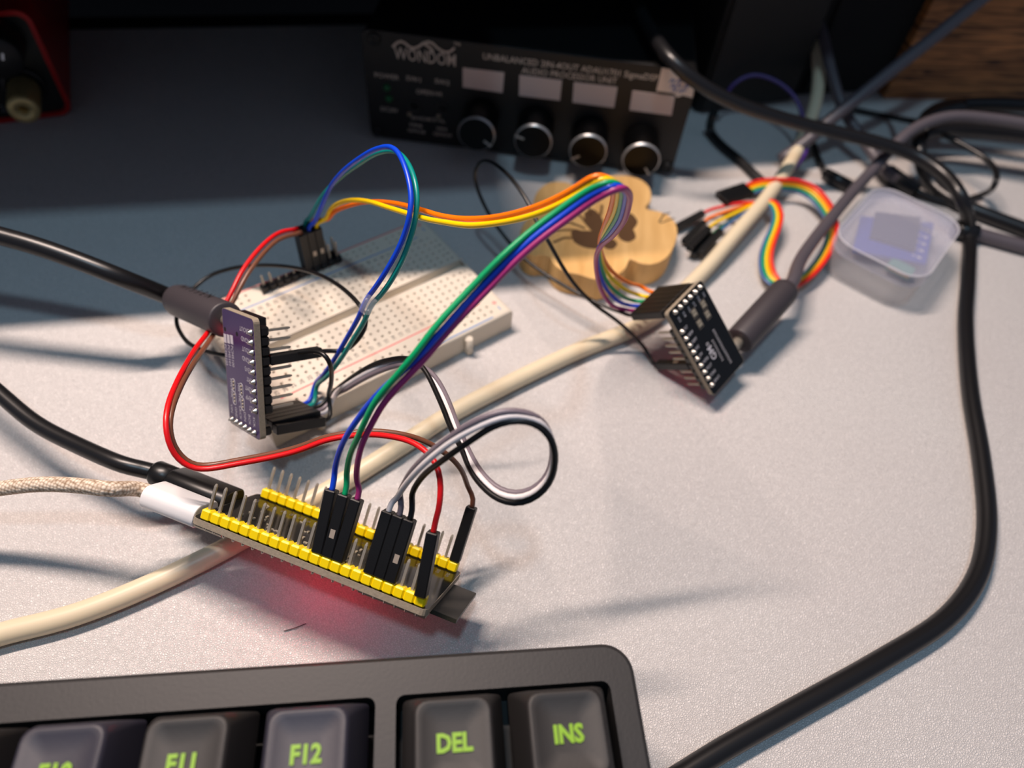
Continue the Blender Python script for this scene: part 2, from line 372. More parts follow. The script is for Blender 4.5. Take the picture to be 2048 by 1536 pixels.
# the strip lying along the far rail
p0 = bbF.inverted() @ hit(521, 577, Vector((0, 0, ZT+1.3)), Vector((0, 0, 1))); p1 = bbF.inverted() @ hit(592, 551, Vector((0, 0, ZT+1.3)), Vector((0, 0, 1)))
st = thing('pin_header', 'low black pin header strip plugged in the far rail near the plug', 'pin header', bbF @ T(p0.x-1.2, -22.6, ZT))
for k in range(6):
    b = part('header_block', BLOCK_ME, st, T(-2.54*k, 0, 0)); part('pin', pin_mesh(6.5 if k < 2 else 3.3), st, T(-2.54*k, 0, 0))
# the double row that carries the six shells
q = bbF.inverted() @ hit(660, 517, Vector((0, 0, ZT+2.5)), Vector((0, 0, 1)))
U4 = q.x; VF = q.y
hd = thing('pin_header', 'double row pin header carrying the six upright connectors on the breadboard', 'pin header', bbF @ T(U4, VF, ZT))
for k in range(5):
    for r_ in range(2):
        part('header_block', BLOCK_ME, hd, T(2.54*(k-1)+0, -2.54*r_, 0))
        if k in (0, 1): part('pin', pin_mesh(8.6 if r_ == 0 else 8.6), hd, T(2.54*(k-1), -2.54*r_, 0))
def rail_slot(c, back): return BW(U4+2.54*(c), VF-2.54*back, ZT+2.6)   # c = 1 (yellow), 2 (blue), 3 (red)
UP = Vector((0, 0, 1))

# ------------------------------------------------------------------ development board
wv = Vector((-0.82540752, 0.10579635, -0.25905890)); Re = Matrix.Rotation(wv.length, 3, wv.normalized())
Eo = Vector((-65.918462, 69.440129, 21.300198))
ESC = .965                                               # header pitch 2.45 mm
Eo = CP+(Eo-CP)*ESC
eF = frame(Eo, Re.col[0], Re.col[1], Re.col[2]) @ Matrix.Diagonal((ESC, ESC, ESC, 1))
dev = thing('development_board', 'dark microcontroller board with two long yellow pin headers tilted off the desk', 'circuit board', eF)
dev_top = part('circuit_board', MB().prism(rrect(58.8, 28.2, 1.6, 4, 26.3, 12.7), -1.5, -.02).mesh('circuit_board', M_EDGE), dev, label='pale rough edged circuit board core')
part('solder_mask', MB().prism(rrect(58.5, 27.9, 1.5, 4, 26.3, 12.7), -.03, .0).mesh('solder_mask', M_PCBK), dev_top, label='glossy black upper face')
part('antenna_module', MB().box((49.0, 13, -2.3), (25, 18, .9)).mesh('antenna_module', mat('antenna_board_green', (44, 44, 36), .4)), dev, label='thin radio board sticking out of the end')
part('antenna_cover', MB().box((49.0, 13, -1.82), (24.8, 17.8, .08)).mesh('antenna_cover', mat('grey_black_solder_mask', (46, 44, 42), .5)), dev)
part('shield_can', MB().box((46, 13, -3.9), (17, 16, 2.3)).mesh('shield_can', M_PIN, .3), dev)
for v in (4.6, 16.0):
    s = MB(); s.prism([(y, z) for y, z in rrect(8.9, 3.0, 1.2, 4)], 0, 7.4, frame(Vector((-3.1, v, -1.75)), Vector((0, 1, 0)), Vector((0, 0, 1)), Vector((1, 0, 0))))
    part('usb_socket', s.mesh('usb_socket', M_PIN), dev)
used_near = {11, 12, 13, 16, 17, 18, 21}; used_far = {21}
for row, v in ((0, 0.0), (1, 25.4)):
    for k in range(22):
        part('header_block', YBLOCK_ME, dev, T(2.54*k, v, 0))
        if k not in (used_near if row == 0 else used_far): part('pin', pin_mesh(8.7), dev, T(2.54*k, v, 0))
        if row == 0: part('solder_joint', MB().lathe([(.75, -1.5), (.35, -2.2), (.3, -2.6)], 8).mesh('solder_joint', M_SOLD) if k == 0 else bpy.data.meshes['solder_joint'], dev, T(2.54*k, v, 0))
# small parts and traces on the top face (the back of the board)
smd = MB()
for k in range(60):
    u = random.uniform(1, 40); v = random.choice([5, 6.2, 8, 10, 12.4, 14, 16, 18.5, 20.5])+random.uniform(-.4, .4)
    smd.box((u, v, .16), random.choice([(1.0, .5, .3), (.5, 1.0, .3), (.6, .3, .25)]))
part('solder_pads', smd.mesh('solder_pads', M_PAD), dev, kind='stuff')
sk = MB()
for k in range(22):
    for v, e in ((3.2, 1), (20.2, 1)):
        text_mb(sk, random.choice(['G1', 'G4', '5V', '3V3', 'TX', 'RX', 'G18', 'G21', 'GND']), 1.2, frame(Vector((2.54*k+.4, v, .02)), Vector((0, 1, 0)), Vector((-1, 0, 0)), Vector((0, 0, 1))))
part('printed_pin_names', sk.mesh('printed_pin_names', mat('grey_silkscreen', (120, 118, 116), .6)), dev, kind='stuff')
led = MB(); led.box((24, 11, -1.9), (1.6, .9, .6)); part('red_indicator', led.mesh('red_indicator', mat('red_led', (255, 30, 40), .3, emit=(255, 10, 20), estr=20)), dev)
def glow(name, P, e, col_=(1, .02, .06), r=1.0):
    l = bpy.data.lights.new(name, 'POINT'); l.energy = e; l.color = col_; l.shadow_soft_size = r*MM
    o = bpy.data.objects.new(name, l); C.objects.link(o); o.location = P*MM
glow('red_indicator_glow', eF @ Vector((24, 10.5, -3.8)), .0040)
def EW(u, v, w_): return eF @ Vector((u, v, w_))
EN_ = Re.col[2].copy(); EV_ = Re.col[1].copy(); EU_ = Re.col[0].copy()

# ------------------------------------------------------------------ the two audio boards (same layout, two colours)
LBRD, WBRD, A0, B6 = 31.6, 17.4, 7.78, 2.70
HB_ME = MB().cbox((0, 0, -1.27), (2.5, 2.46, 2.5), .42).mesh('header_block', M_BLKP)
SJ_ME = MB().lathe([(.95, 0), (.85, .25), (.42, .8), (.2, 1.25)], 10).mesh('solder_joint', M_SOLD)
def audio_board(name, label, R, t, mask, covered9, printer, sc):
    Mx = frame(CP+(t-CP)*sc, *R) @ Matrix.Diagonal((sc, sc, sc, 1)) @ T(-16, -8, 0)
    o = thing(name, label, 'circuit board', Mx)
    core = part('circuit_board', MB().prism(rrect(LBRD, WBRD, 1.2, 4, LBRD/2, WBRD/2), -1.6, -.02).mesh('circuit_board', M_EDGE), o, label='pale board edge')
    part('solder_mask', MB().prism(rrect(LBRD-.25, WBRD-.25, 1.1, 4, LBRD/2, WBRD/2), -.03, 0).mesh('solder_mask', mask), core)
    for i in range(9):
        M = T(A0+2.54*i, 1.4, 0)
        part('solder_joint', SJ_ME, o, M); part('header_block', HB_ME, o, T(A0+2.54*i, 1.4, -1.6))
        if i not in covered9: part('pin', pin_mesh(6.1), o, T(A0+2.54*i, 1.4, -4.1) @ Matrix.Rotation(math.pi, 4, 'X'))
    for i in range(6):
        part('solder_joint', SJ_ME, o, T(1.5, B6+2.54*i, 0)); part('header_block', HB_ME, o, T(1.5, B6+2.54*i, -1.6))
    jk = MB(); jk.box((27, 12.2, -4.1), (6.4, 11.6, 5)); part('jack_socket', jk.mesh('jack_socket', M_BLKP, .3), o)
    ch = MB(); ch.box((14, 9, -2.2), (6.4, 4.4, 1.2)); part('converter_chip', ch.mesh('converter_chip', M_BLKP), o)
    printer(o, Mx); return o, Mx
ea, eb, en = Vector((1, 0, 0)), Vector((0, 1, 0)), Vector((0, 0, 1))
def on(Mx, px, py): return Mx.inverted() @ hit(px, py, Mx @ Vector((0, 0, 0)), (Mx.to_3x3() @ en))
def print_purple(o, Mx):
    s = MB()
    for i, nm in enumerate(['FLT', 'DEMP', 'XSMT', 'FMT', 'A3V3', 'AGND', 'ROUT', 'AGND', 'LROUT']):
        text_mb(s, nm, 1.75, frame(Vector((A0+2.54*i+.5, 2.6, .03)), eb, -ea, en), sx=.92)
    for i, nm in enumerate(['SCK', 'BCK', 'DIN', 'LRCK', 'GND', 'VIN']):
        text_mb(s, nm, 1.55, frame(Vector((2.7+.85*len(nm)+.5, B6+2.54*i+.6, .03)), -ea, -eb, en))
    for k in range(3):
        p = on(Mx, 430+(112+36*k)/5.48, 610+(365+8*k)/5.48); s.box((p.x, p.y, .03), (2.3, 1.45, .06))
        text_mb(s, 'PCM510%d' % (2-k), 1.7, frame(Vector((p.x-1.5, p.y+.65, .03)), -ea, -eb, en), sx=.86)
    for (x, y, nm) in ((165, 800, 'H1L H3L'), (250, 850, 'H2L H4L')):
        p = on(Mx, 430+x/5.48, 610+y/5.48); text_mb(s, nm, 1.6, frame(Vector((p.x, p.y, .03)), -ea, -eb, en), sx=.9)
    for (x, y) in ((205, 880), (290, 930), (215, 1020), (305, 1085)):
        p = on(Mx, 430+x/5.48, 610+y/5.48); q_ = rrect(3.5, 1.9, .8, 3, p.x, p.y); lines(s, q_+[q_[0]], .2, None, .01)
    part('printed_lettering', s.mesh('printed_lettering', M_SILK), o)
    pd = MB()
    for (x, y) in ((205, 880), (290, 930), (215, 1020), (305, 1085)):
        p = on(Mx, 430+x/5.48, 610+y/5.48)
        for d in (-.9, 0, .9): pd.lathe([(.38, 0), (.3, .16), (.05, .22)], 8, T(p.x+d, p.y, 0))
    part('solder_pads', pd.mesh('solder_pads', M_PAD), o)
    hl = MB()
    for (x, y) in ((110, 265), (240, 318)):
        p = on(Mx, 430+x/5.48, 610+y/5.48); hl.lathe([(.62, .005), (.62, .02)], 14, T(p.x, p.y, 0))
    part('drill_holes', hl.mesh('drill_holes', mat('drill_dark', (8, 6, 12), .8)), o)
def print_black(o, Mx):
    s = MB()
    for i, nm in enumerate(['FLT', 'DEMP', 'XSMT', 'FMT', '33V', 'AGND', 'ROUT', 'AGND', 'LROUT']):
        text_mb(s, nm, 1.35, frame(Vector((A0+2.54*i+.45, 2.7, .03)), eb, -ea, en), sx=.72)
    for i, nm in enumerate(['SCK', 'BCK', 'DIN', 'LCK', 'GND', 'VIN']):
        text_mb(s, nm, 1.2, frame(Vector((2.7+.75*len(nm)+.2, B6+2.54*i+.5, .03)), -ea, -eb, en), sx=.85)
    p = on(Mx, 1423, 706); text_mb(s, 'GM', 3.2, frame(Vector((p.x+2.5, p.y+1.3, .03)), -ea, -eb, en), bold=.05)
    p = on(Mx, 1250+905/5.485, 540+815/5.485); q_ = [(p.x+.5*math.cos(a*.785), p.y+.5*math.sin(a*.785)) for a in range(9)]; lines(s, q_, .18, None, .01)
    for (x0, y0, x1, y1, n) in ((970, 660, 1160, 1010, 17), (960, 775, 1070, 985, 9)):
        a = on(Mx, 1250+x0/5.485, 540+y0/5.485); b = on(Mx, 1250+x1/5.485, 540+y1/5.485)
        for k in range(n):
            q = a.lerp(b, k/(n-1)); s.box((q.x, q.y, .03), (.14, .8, .05)); s.box((q.x+.13, q.y+random.choice((-.32, 0, .32)), .03), (.2, .14, .05))
    part('printed_lettering', s.mesh('printed_lettering', M_SILK), o)
    pd = MB(); fr = MB()
    for (x, y) in ((760, 475), (820, 590), (905, 490), (860, 380)):
        p = on(Mx, 1250+x/5.485, 540+y/5.485)
        for d in (-.95, 0, .95): pd.box((p.x+.35, p.y+d*.62, .09), (1.0, .5, .18)); pd.box((p.x-.75, p.y+d*.62, .09), (.7, .5, .18))
        q_ = rrect(2.9, 2.1, .1, 1, p.x, p.y); lines(fr, q_+[q_[0]], .12, None, .01)
    part('solder_pads', pd.mesh('solder_pads', M_PAD), o); part('printed_frames', fr.mesh('printed_frames', mat('dull_silk', (110, 104, 96), .6)), o)
RP = [Vector((-0.0572, 0.5707, 0.8192)), Vector((-0.7327, 0.5333, -0.4227)), Vector((-0.6781, -0.6244, 0.3876))]
RB = [Vector((0.612, -0.3474, -0.7105)), Vector((0.6002, 0.789, 0.1313)), Vector((0.5149, -0.5068, 0.6914))]
def ortho(R): a = R[0].normalized(); b = (R[1]-a*R[1].dot(a)).normalized(); return [a, b, a.cross(b)]
RP, RB = ortho(RP), ortho(RB)
pur, PM = audio_board('audio_converter_board', 'purple audio converter board standing tilted with solder side forward', RP, Vector((-68.756, 107.404, 27.145)), M_PURP, {5}, print_purple, .97)
blk, BM = audio_board('audio_converter_board', 'small black audio converter board tilted beside the wooden flower coaster', RB, Vector((57.489, 148.860, 14.530)), M_PCBK, {5}, print_black, .974)
glow('red_indicator_glow', PM @ Vector((23.0, 17.9, -3.6)), .0006)
glow('red_indicator_glow', BM @ Vector((19, 7, -4)), .0006)
def p6(Mx, i): return Mx @ Vector((1.5, B6+2.54*i, -5.4 if Mx is PM else -4.15))
def p9(Mx, i): return Mx @ Vector((A0+2.54*i, 1.4, -4.15))
PN, BNn = RP[2], RB[2]

# ------------------------------------------------------------------ jumper wires
def base(P): return frame(P, Vector((1, 0, 0)), Vector((0, 1, 0)), UP)
# five-wire ribbon: black board -> breadboard (orange, yellow) and development board (green, blue, purple)
rib = thing('jumper_ribbon', 'rainbow jumper ribbon arching from the black audio board to breadboard and development board', 'jumper wires', base(BW(U4, VF, ZT)))
endB = []
for i in range(1, 6): endB.append(housing(rib, p6(BM, i), -BNn, RB[0], False)[0])
TILT = {'blue': -.075, 'green': -.035, 'purple': 0}      # purple, blue, green, yellow, orange
def fan(e, ax, k=3.0): return [e-ax*1.0, e+ax*k]
RBW = {  # common run after the arch, per wire: pixel tracks with depth
 'orange': [(1193, 351, 121), (1213, 356, 122), (1226, 368, 127), (1228, 388, 138), (1221, 420, 150), (1209, 452, 164), (1200, 482, 178), (1202, 502, 188), (1212, 527, 198), (1231, 549, 206), (1258, 566, 213), (1285, 574, 219)],
 'yellow': [(1203, 357, 121), (1222, 361, 122), (1234, 372, 127), (1236, 392, 138), (1229, 424, 150), (1213, 456, 164), (1202, 482, 178), (1200, 504, 188), (1208, 534, 198), (1226, 560, 206), (1252, 580, 213), (1275, 589, 219)],
 'green': [(1212, 364, 121), (1231, 367, 122), (1243, 377, 127), (1244, 396, 138), (1236, 430, 150), (1218, 461, 164), (1203, 485, 178), (1197, 507, 188), (1204, 542, 198), (1220, 572, 206), (1244, 592, 213), (1266, 601, 219)],
 'blue': [(1220, 371, 121), (1239, 373, 122), (1251, 383, 127), (1251, 402, 138), (1242, 436, 150), (1222, 466, 164), (1203, 488, 178), (1194, 511, 188), (1199, 549, 198), (1214, 580, 206), (1236, 602, 213), (1256, 610, 219)],
 'purple': [(1228, 379, 121), (1246, 376, 122), (1258, 387, 127), (1258, 408, 138), (1248, 442, 150), (1226, 471, 164), (1203, 491, 178), (1192, 515, 188), (1195, 556, 198), (1207, 590, 206), (1226, 612, 213), (1246, 618, 219)]}
FRONT = {
 'orange': [(651, 441, 208), (668, 424, 203), (703, 410, 191), (734, 404, 183), (766, 404, 176), (797, 408, 171), (840, 419, 163), (883, 432, 155), (930, 438, 148), (988, 435, 141), (1047, 422, 135), (1100, 403, 130), (1150, 377, 125)],
 'yellow': [(650, 440, 207), (660, 420, 203), (684, 404, 192), (711, 400, 184), (742, 404, 177), (773, 414, 171), (812, 426, 164), (852, 438, 157), (891, 445, 151), (937, 451, 146), (988, 447, 141), (1047, 436, 135), (1100, 418, 130), (1155, 389, 125)],
 'green': [(693, 955, 136), (700, 910, 133), (713, 880, 131), (731, 840, 129.5), (752, 800, 129), (790, 755, 128), (828, 710, 127), (870, 655, 127), (910, 610, 127), (950, 568, 127), (1000, 517, 126), (1060, 464, 126), (1120, 419, 125), (1172, 383, 123)],
 'blue': [(669, 945, 138), (678, 905, 136), (694, 870, 134), (712, 843, 133.2), (735, 812, 132.2), (765, 779, 131), (801, 746, 130), (838, 713, 129), (882, 664, 128), (922, 619, 128), (961, 577, 128), (1011, 526, 127), (1070, 473, 126), (1130, 428, 125), (1181, 391, 123)],
 'purple': [(715, 968, 135), (714, 935, 133), (723, 892, 131.5), (745, 845, 130.5), (770, 803, 129.5), (806, 763, 129), (846, 722, 129), (892, 667, 129), (932, 624, 128.5), (971, 584, 128), (1020, 533, 127), (1078, 481, 126), (1139, 436, 125), (1190, 399, 123)]}
ends = {}
ends['yellow'] = housing(rib, rail_slot(1, 0), UP, BYv); ends['orange'] = housing(rib, rail_slot(1, 1), UP, BYv, False)
for kk, nm in ((11, 'blue'), (12, 'green'), (13, 'purple')): ends[nm] = housing(rib, EW(2.54*kk, 0, 2.6), EN_+EU_*TILT[nm], -EV_, nm == 'green')
for k, nm in enumerate(['purple', 'blue', 'green', 'yellow', 'orange']):
    e, ax = ends[nm]
    P = fan(e, ax, 2.0 if nm in ('blue', 'green', 'purple') else 1.5) + both(FRONT[nm]+RBW[nm], (e, ax), (endB[k], -BNn)) + [endB[k]-BNn*3.0, endB[k]+BNn*1.0]
    wire(rib, P, nm)
# blue + teal pair
pr = thing('jumper_ribbon', 'blue and teal jumper pair looping high over the breadboard', 'jumper wires', base(BW(U4+5, VF, ZT)))
eb_, et_ = housing(pr, rail_slot(2, 0), UP, BYv), housing(pr, rail_slot(2, 1), UP, BYv, False)
hb, ht = housing(pr, p6(PM, 5), -PN, RP[0], False)[0], housing(pr, p6(PM, 4), -PN, RP[0], False)[0]
BL = [(627, 448, 210), (637, 428, 206), (652, 393, 198), (664, 369, 190), (687, 342, 182), (719, 317, 174), (750, 299, 168), (777, 293, 164), (793, 301, 161), (807, 326, 158), (818, 362, 156), (823, 397, 155), (820, 428, 155), (811, 463, 157), (797, 498, 159), (773, 541, 162), (750, 576, 164), (732, 600, 166), (719, 631, 167), (695, 674, 170), (672, 713, 172), (648, 748, 174), (629, 770, 177)]
TL = [(616, 440, 214), (637, 405, 208), (656, 379, 200), (684, 352, 190), (719, 327, 181), (750, 308, 174), (780, 301, 169), (800, 308, 165), (818, 330, 161), (830, 362, 158), (835, 397, 157), (832, 432, 157), (824, 467, 158), (809, 510, 160), (785, 557, 163), (762, 590, 165), (743, 610, 167), (729, 642, 168), (703, 684, 171), (680, 720, 173), (655, 752, 175), (632, 775, 178)]
wire(pr, fan(*eb_, 1.5)+both(BL, eb_, (hb, -PN))+[hb-PN*3, hb+PN], 'blue', label='blue wire'); wire(pr, fan(*et_, 1.5)+both(TL, et_, (ht, -PN))+[ht-PN*3, ht+PN], 'teal', label='teal wire')
tie = MB(); a_, b_ = D(742, 596, 165.5), D(727, 622, 166.8); tie.tube([a_, a_.lerp(b_, .5), b_], [1.65, 1.75, 1.6], 12)
wpart('clear_sleeve', tie, mat('clear_film', (225, 228, 240), .15, alpha=.13), pr)
# red + brown pair
rb = thing('jumper_ribbon', 'red and brown jumper pair swinging left behind the purple board', 'jumper wires', base(BW(U4+7.6, VF, ZT)))
er, ebr = housing(rb, rail_slot(3, 1), UP, BYv, False), housing(rb, rail_slot(3, 0), UP, BYv, False)
er2 = housing(rb, EW(2.54*21, 0, 2.6)-EN_*.0-EV_*1.2, EN_-EU_*.10-EV_*.05, -EV_, False); ebr2 = housing(rb, EW(2.54*21, 25.4, 2.6), EN_, -EV_, False)
RD = [(592, 460, 213), (578, 460, 211), (554, 468, 207), (528, 488, 202), (502, 517, 198), (482, 546, 195), (466, 579, 193), (452, 606, 192), (434, 638, 191), (414, 667, 185), (394, 693, 178), (372, 729, 168), (352, 768, 160), (336, 810, 154), (331, 849, 151), (336, 882, 151), (348, 908, 152), (366, 927, 153), (390, 938, 154), (417, 938, 155), (478, 927, 156), (547, 914, 156), (601, 900, 155.5), (650, 881, 154.5), (690, 873, 154), (732, 869, 153), (775, 872, 150.5), (819, 882, 147.5), (849, 900, 145), (872, 926, 142.5), (881, 958, 141), (881, 991, 140.5), (877, 1022, 140.5)]
BR_ = [(598, 467, 211), (583, 470, 209), (557, 479, 205), (534, 499, 201), (512, 525, 197), (492, 553, 194.5), (476, 584, 193), (462, 611, 192.5), (444, 643, 191.5), (424, 674, 185), (404, 702, 178), (381, 737, 168), (361, 774, 160), (345, 815, 154.5), (339, 850, 152), (343, 880, 152.2), (354, 902, 153.2), (371, 921, 154.3), (393, 931, 155.3), (418, 931, 156.3), (478, 920, 157.3), (547, 907, 157.2), (601, 893, 156.7), (650, 874.5, 155.8), (700, 866, 155), (746, 862, 154), (790, 866, 152.5), (834, 876, 150.5), (872, 894, 149), (907, 920, 148), (927, 948, 148), (937, 978, 148)]
wire(rb, fan(*er, .8)+both(RD, er, er2)+list(reversed(fan(*er2, 3))), 'red'); wire(rb, fan(*ebr, .8)+both(BR_, ebr, ebr2)+list(reversed(fan(*ebr2, 2))), 'brown')
# grey, white and black triple
tr = thing('jumper_ribbon', 'grey, white and black jumper ribbon looping in front of the cream cable', 'jumper wires', base(EW(2.54*17, 0, 0)))
ew, eg, ek = [housing(tr, EW(2.54*k, 0, 2.6), EN_, -EV_, k == 18) for k in (16, 17, 18)]
tw, tg, tk = [housing(tr, p6(PM, i), -PN, RP[0], False)[0] for i in (1, 2, 3)]
GR = [(799, 992, 136.5), (808, 968, 133.5), (823, 943, 130.5), (846, 918, 128), (876, 892, 126.3), (908, 868, 125), (944, 845, 124), (980, 829, 123.8), (1015, 821, 124), (1049, 824, 124.5), (1074, 834, 125.5), (1092, 851, 127.5), (1102, 876, 130), (1106, 906, 132.5), (1102, 934, 134.5), (1090, 958, 136), (1065, 980, 137), (1031, 988, 138), (999, 979, 139.5), (969, 953, 142), (949, 924, 145.5), (935, 897, 149), (914, 849, 156), (901, 813, 161), (887, 781, 165), (871, 754, 168), (854, 738, 170), (832, 730, 171.5), (806, 729, 172.5), (780, 735, 173.2), (749, 747, 173.8), (718, 763, 174.4), (692, 779, 175), (670, 791, 176)]
WH = [(790, 1000, 138), (806, 976, 134.5), (825, 952, 131), (848, 928, 128.3), (878, 902, 126.6), (909, 879, 125.3), (948, 857, 124.3), (984, 840, 124), (1019, 831, 124.2), (1052, 833, 124.7), (1077, 842, 125.5), (1095, 859, 127), (1105, 884, 129), (1108, 914, 131), (1104, 942, 133), (1091, 966, 134.6), (1064, 989, 135.8), (1031, 997, 136.8), (996, 988, 138.5), (965, 960, 141.2), (944, 930, 144.8), (931, 902, 148.5), (911, 854, 155.5), (896, 818, 160.5), (882, 786, 164.7), (867, 758, 168.2), (851, 740, 171), (831, 727, 173.3), (806, 723, 174.4), (778, 727, 175.2), (749, 738, 175.8), (718, 754, 176.2), (692, 771, 176.6), (668, 788, 177)]
BK = [(823, 995, 136), (835, 966, 133), (855, 943, 130.3), (881, 924, 128), (914, 900, 126), (950, 876, 125), (985, 853, 124.5), (1019, 842, 124.5), (1053, 842, 124.8), (1078, 852, 125.4), (1098, 870, 126.4), (1109, 895, 127.8), (1111, 922, 129.5), (1106, 952, 131.4), (1089, 981, 133), (1060, 1001, 134.3), (1031, 1008, 135.4), (996, 999, 137.2), (962, 970, 140.3), (939, 937, 144.2), (926, 903, 148), (903, 859, 154.5), (887, 818, 159.8), (873, 786, 164), (860, 758, 167.5), (846, 735, 169.5), (828, 720, 170.8), (806, 716, 171.5), (776, 720, 172), (749, 728, 172.5), (718, 745, 173), (695, 761, 173.6), (668, 783, 174.6)]
wire(tr, fan(*eg, 2)+both(GR, eg, (tg, -PN))+[tg-PN*3, tg+PN], 'grey', label='grey wire'); wire(tr, fan(*ew, 2)+both(WH, ew, (tw, -PN))+[tw-PN*3, tw+PN], 'white', label='white wire'); wire(tr, fan(*ek, 2)+both(BK, ek, (tk, -PN))+[tk-PN*3, tk+PN], 'black', label='black wire')
# single black jumpers
m1 = thing('jumper_wire', 'thin black jumper circling from the purple board around its audio plug', 'jumper wire', base(p9(PM, 5)))
e, ax = housing(m1, p9(PM, 5), -PN, -RP[0])
wire(m1, fan(e, ax, 2)+ctrack(ease([(684, 703, 172), (710, 686, 171), (728, 661, 172), (733, 641, 174), (722, 615, 178), (694, 584, 185), (654, 557, 195), (609, 540, 205), (560, 532, 214), (512, 531, 219), (463, 537, 221), (420, 551, 221), (391, 573, 219), (366, 602, 214), (353, 634, 207), (354, 650, 204), (361, 666, 201), (374, 684, 198), (391, 695, 196), (411, 703, 194), (443, 710, 192), (480, 716, 190)], e, ax)), 'black', .6)
m2 = thing('jumper_wire', 'short black jumper bowed between two connectors on the purple board', 'jumper wire', base(p6(PM, 0)))
e, ax = housing(m2, p6(PM, 0)-RP[0]*.4, -PN-RP[0]*.06, -RP[0])
wire(m2, fan(e, ax, 2)+ctrack(ease([(657, 793, 166), (662, 768, 166), (663, 742, 168), (658, 722, 171), (648, 708, 174), (630, 702, 176), (608, 703, 177), (580, 707, 178)], e, ax, 4, 4)), 'black', .6)
m3 = thing('jumper_wire', 'thin black jumper looping up from the black board in front of the coaster', 'jumper wire', base(p9(BM, 5)))
e, ax = housing(m3, p9(BM, 5), -BNn, -RB[0]); e6, _ = housing(m3, p6(BM, 0), -BNn, RB[0], False)
wire(m3, fan(e, ax, 2)+both([(1291, 698, 226), (1267, 671, 224), (1232, 640, 220), (1189, 609, 216), (1150, 570, 211), (1123, 530, 208), (1099, 487, 206), (1076, 448, 207), (1056, 405, 209), (1033, 370, 212), (1009, 343, 217), (980, 323, 223), (961, 324, 228), (949, 347, 233), (955, 378, 236), (974, 421, 238), (1005, 468, 239), (1056, 523, 237), (1103, 556, 235), (1150, 583, 232), (1197, 607, 230), (1228, 620, 229), (1248, 626, 228)], (e, ax), (e6, -BNn))+[e6-BNn*2.5, e6+BNn], 'black', .6)

# ------------------------------------------------------------------ cables
def onward(a, b, L):                                       # a further point past b, kept level once it leaves the frame
    d = b-a; d.z *= .15; return b+d.normalized()*L
def cable(name, label, P, r, m, cat='cable', n=14, partn='jacket', step=2.5, e0=0, e1=0):
    if e0: P = [onward(P[1], P[0], e0)]+P
    if e1: P = P+[onward(P[-2], P[-1], e1)]
    o = thing(name, label, cat, base(Vector(P[0])))
    wpart(partn, MB().tube(spline(P, step), r, n), m, o); return o
cable('power_cable', 'thick cream cable running diagonally across the desk under the boards', [Z(-60, 1288, 2.7), Z(0, 1268, 2.7), Z(130, 1236, 2.7), Z(250, 1192, 2.7), Z(430, 1108, 2.7), Z(560, 1035, 2.7), Z(660, 980, 2.7), Z(800, 893, 2.7), Z(900, 829, 2.7), Z(1000, 776, 2.7), Z(1150, 704, 2.7), Z(1290, 645, 2.7), Z(1390, 560, 3.5), Z(1470, 470, 6), Z(1545, 380, 7), Z(1590, 310, 8), Z(1614, 258, 9), D(1630, 210, 306), D(1637, 160, 312), D(1634, 100, 318), D(1628, 40, 322), D(1622, -40, 326)], 2.7, M_CREAM, e0=30)
cable('usb_extension_cable', 'black cable curving down the right side of the desk to the front', [Z(1250, -60, 50), Z(1270, 0, 50), Z(1300, 60, 51), Z(1345, 122, 51), D(1400, 168, 249), D(1470, 206, 256), D(1560, 236, 266), D(1640, 257, 273), D(1740, 281, 276), D(1830, 311, 277), D(1890, 350, 272), D(1925, 400, 266), Z(1938, 460, 4), Z(1936, 560, 2.6), Z(1931, 640, 2.6), Z(1940, 780, 2.6), Z(1963, 920, 2.6), Z(1974, 1050, 2.6), Z(1958, 1145, 2.6), Z(1898, 1232, 2.6), Z(1760, 1322, 2.6), Z(1600, 1412, 2.6), Z(1440, 1502, 2.6), Z(1345, 1562, 2.6)], 2.55, M_CAB)
# audio leads with plugs
PLUG = [(2.6, 0), (4.55, .15), (4.75, .6), (4.75, 22), (4.6, 23.2), (4.2, 23.8)]
def plug_lead(name, label, Mx, a, b, n, axis, L, track, r, mcab, text=None):
    c = Mx @ Vector((a, b, n)); o = thing(name, label, 'cable', base(c))
    z = axis.normalized(); x = (CF-z*CF.dot(z)).normalized(); y = z.cross(x); F = frame(c, x, y, z)
    k = MB(); k.lathe([(2.4, 0), (4.2, .02), (4.55, .2), (4.7, .7), (4.7, L-3.2), (4.4, L-1.4), (3.7, L-.5), (2.6, L)], 32, F); wpart('plug_body', k, M_PLUG, o)
    tip = MB(); tip.lathe([(1.7, -5.5), (1.7, .1)], 14, F); wpart('plug_tip', tip, M_PIN, o)
    wpart('jacket', MB().tube(spline([c+z*(L-1), c+z*(L+3)]+track+[onward(track[-2], track[-1], 160)], 2.5), r, 14), mcab, o)
    return o, F, L
o1, F1, L1 = plug_lead('audio_cable', 'black cable with fat audio plug pushed in the purple board', PM, 27, 22, -3.1, RP[1], 33, [D(255, 560, 196), D(150, 519, 192), D(60, 488, 190), D(0, 472, 189), D(-60, 455, 188)], 2.55, M_CAB)
tx = MB()
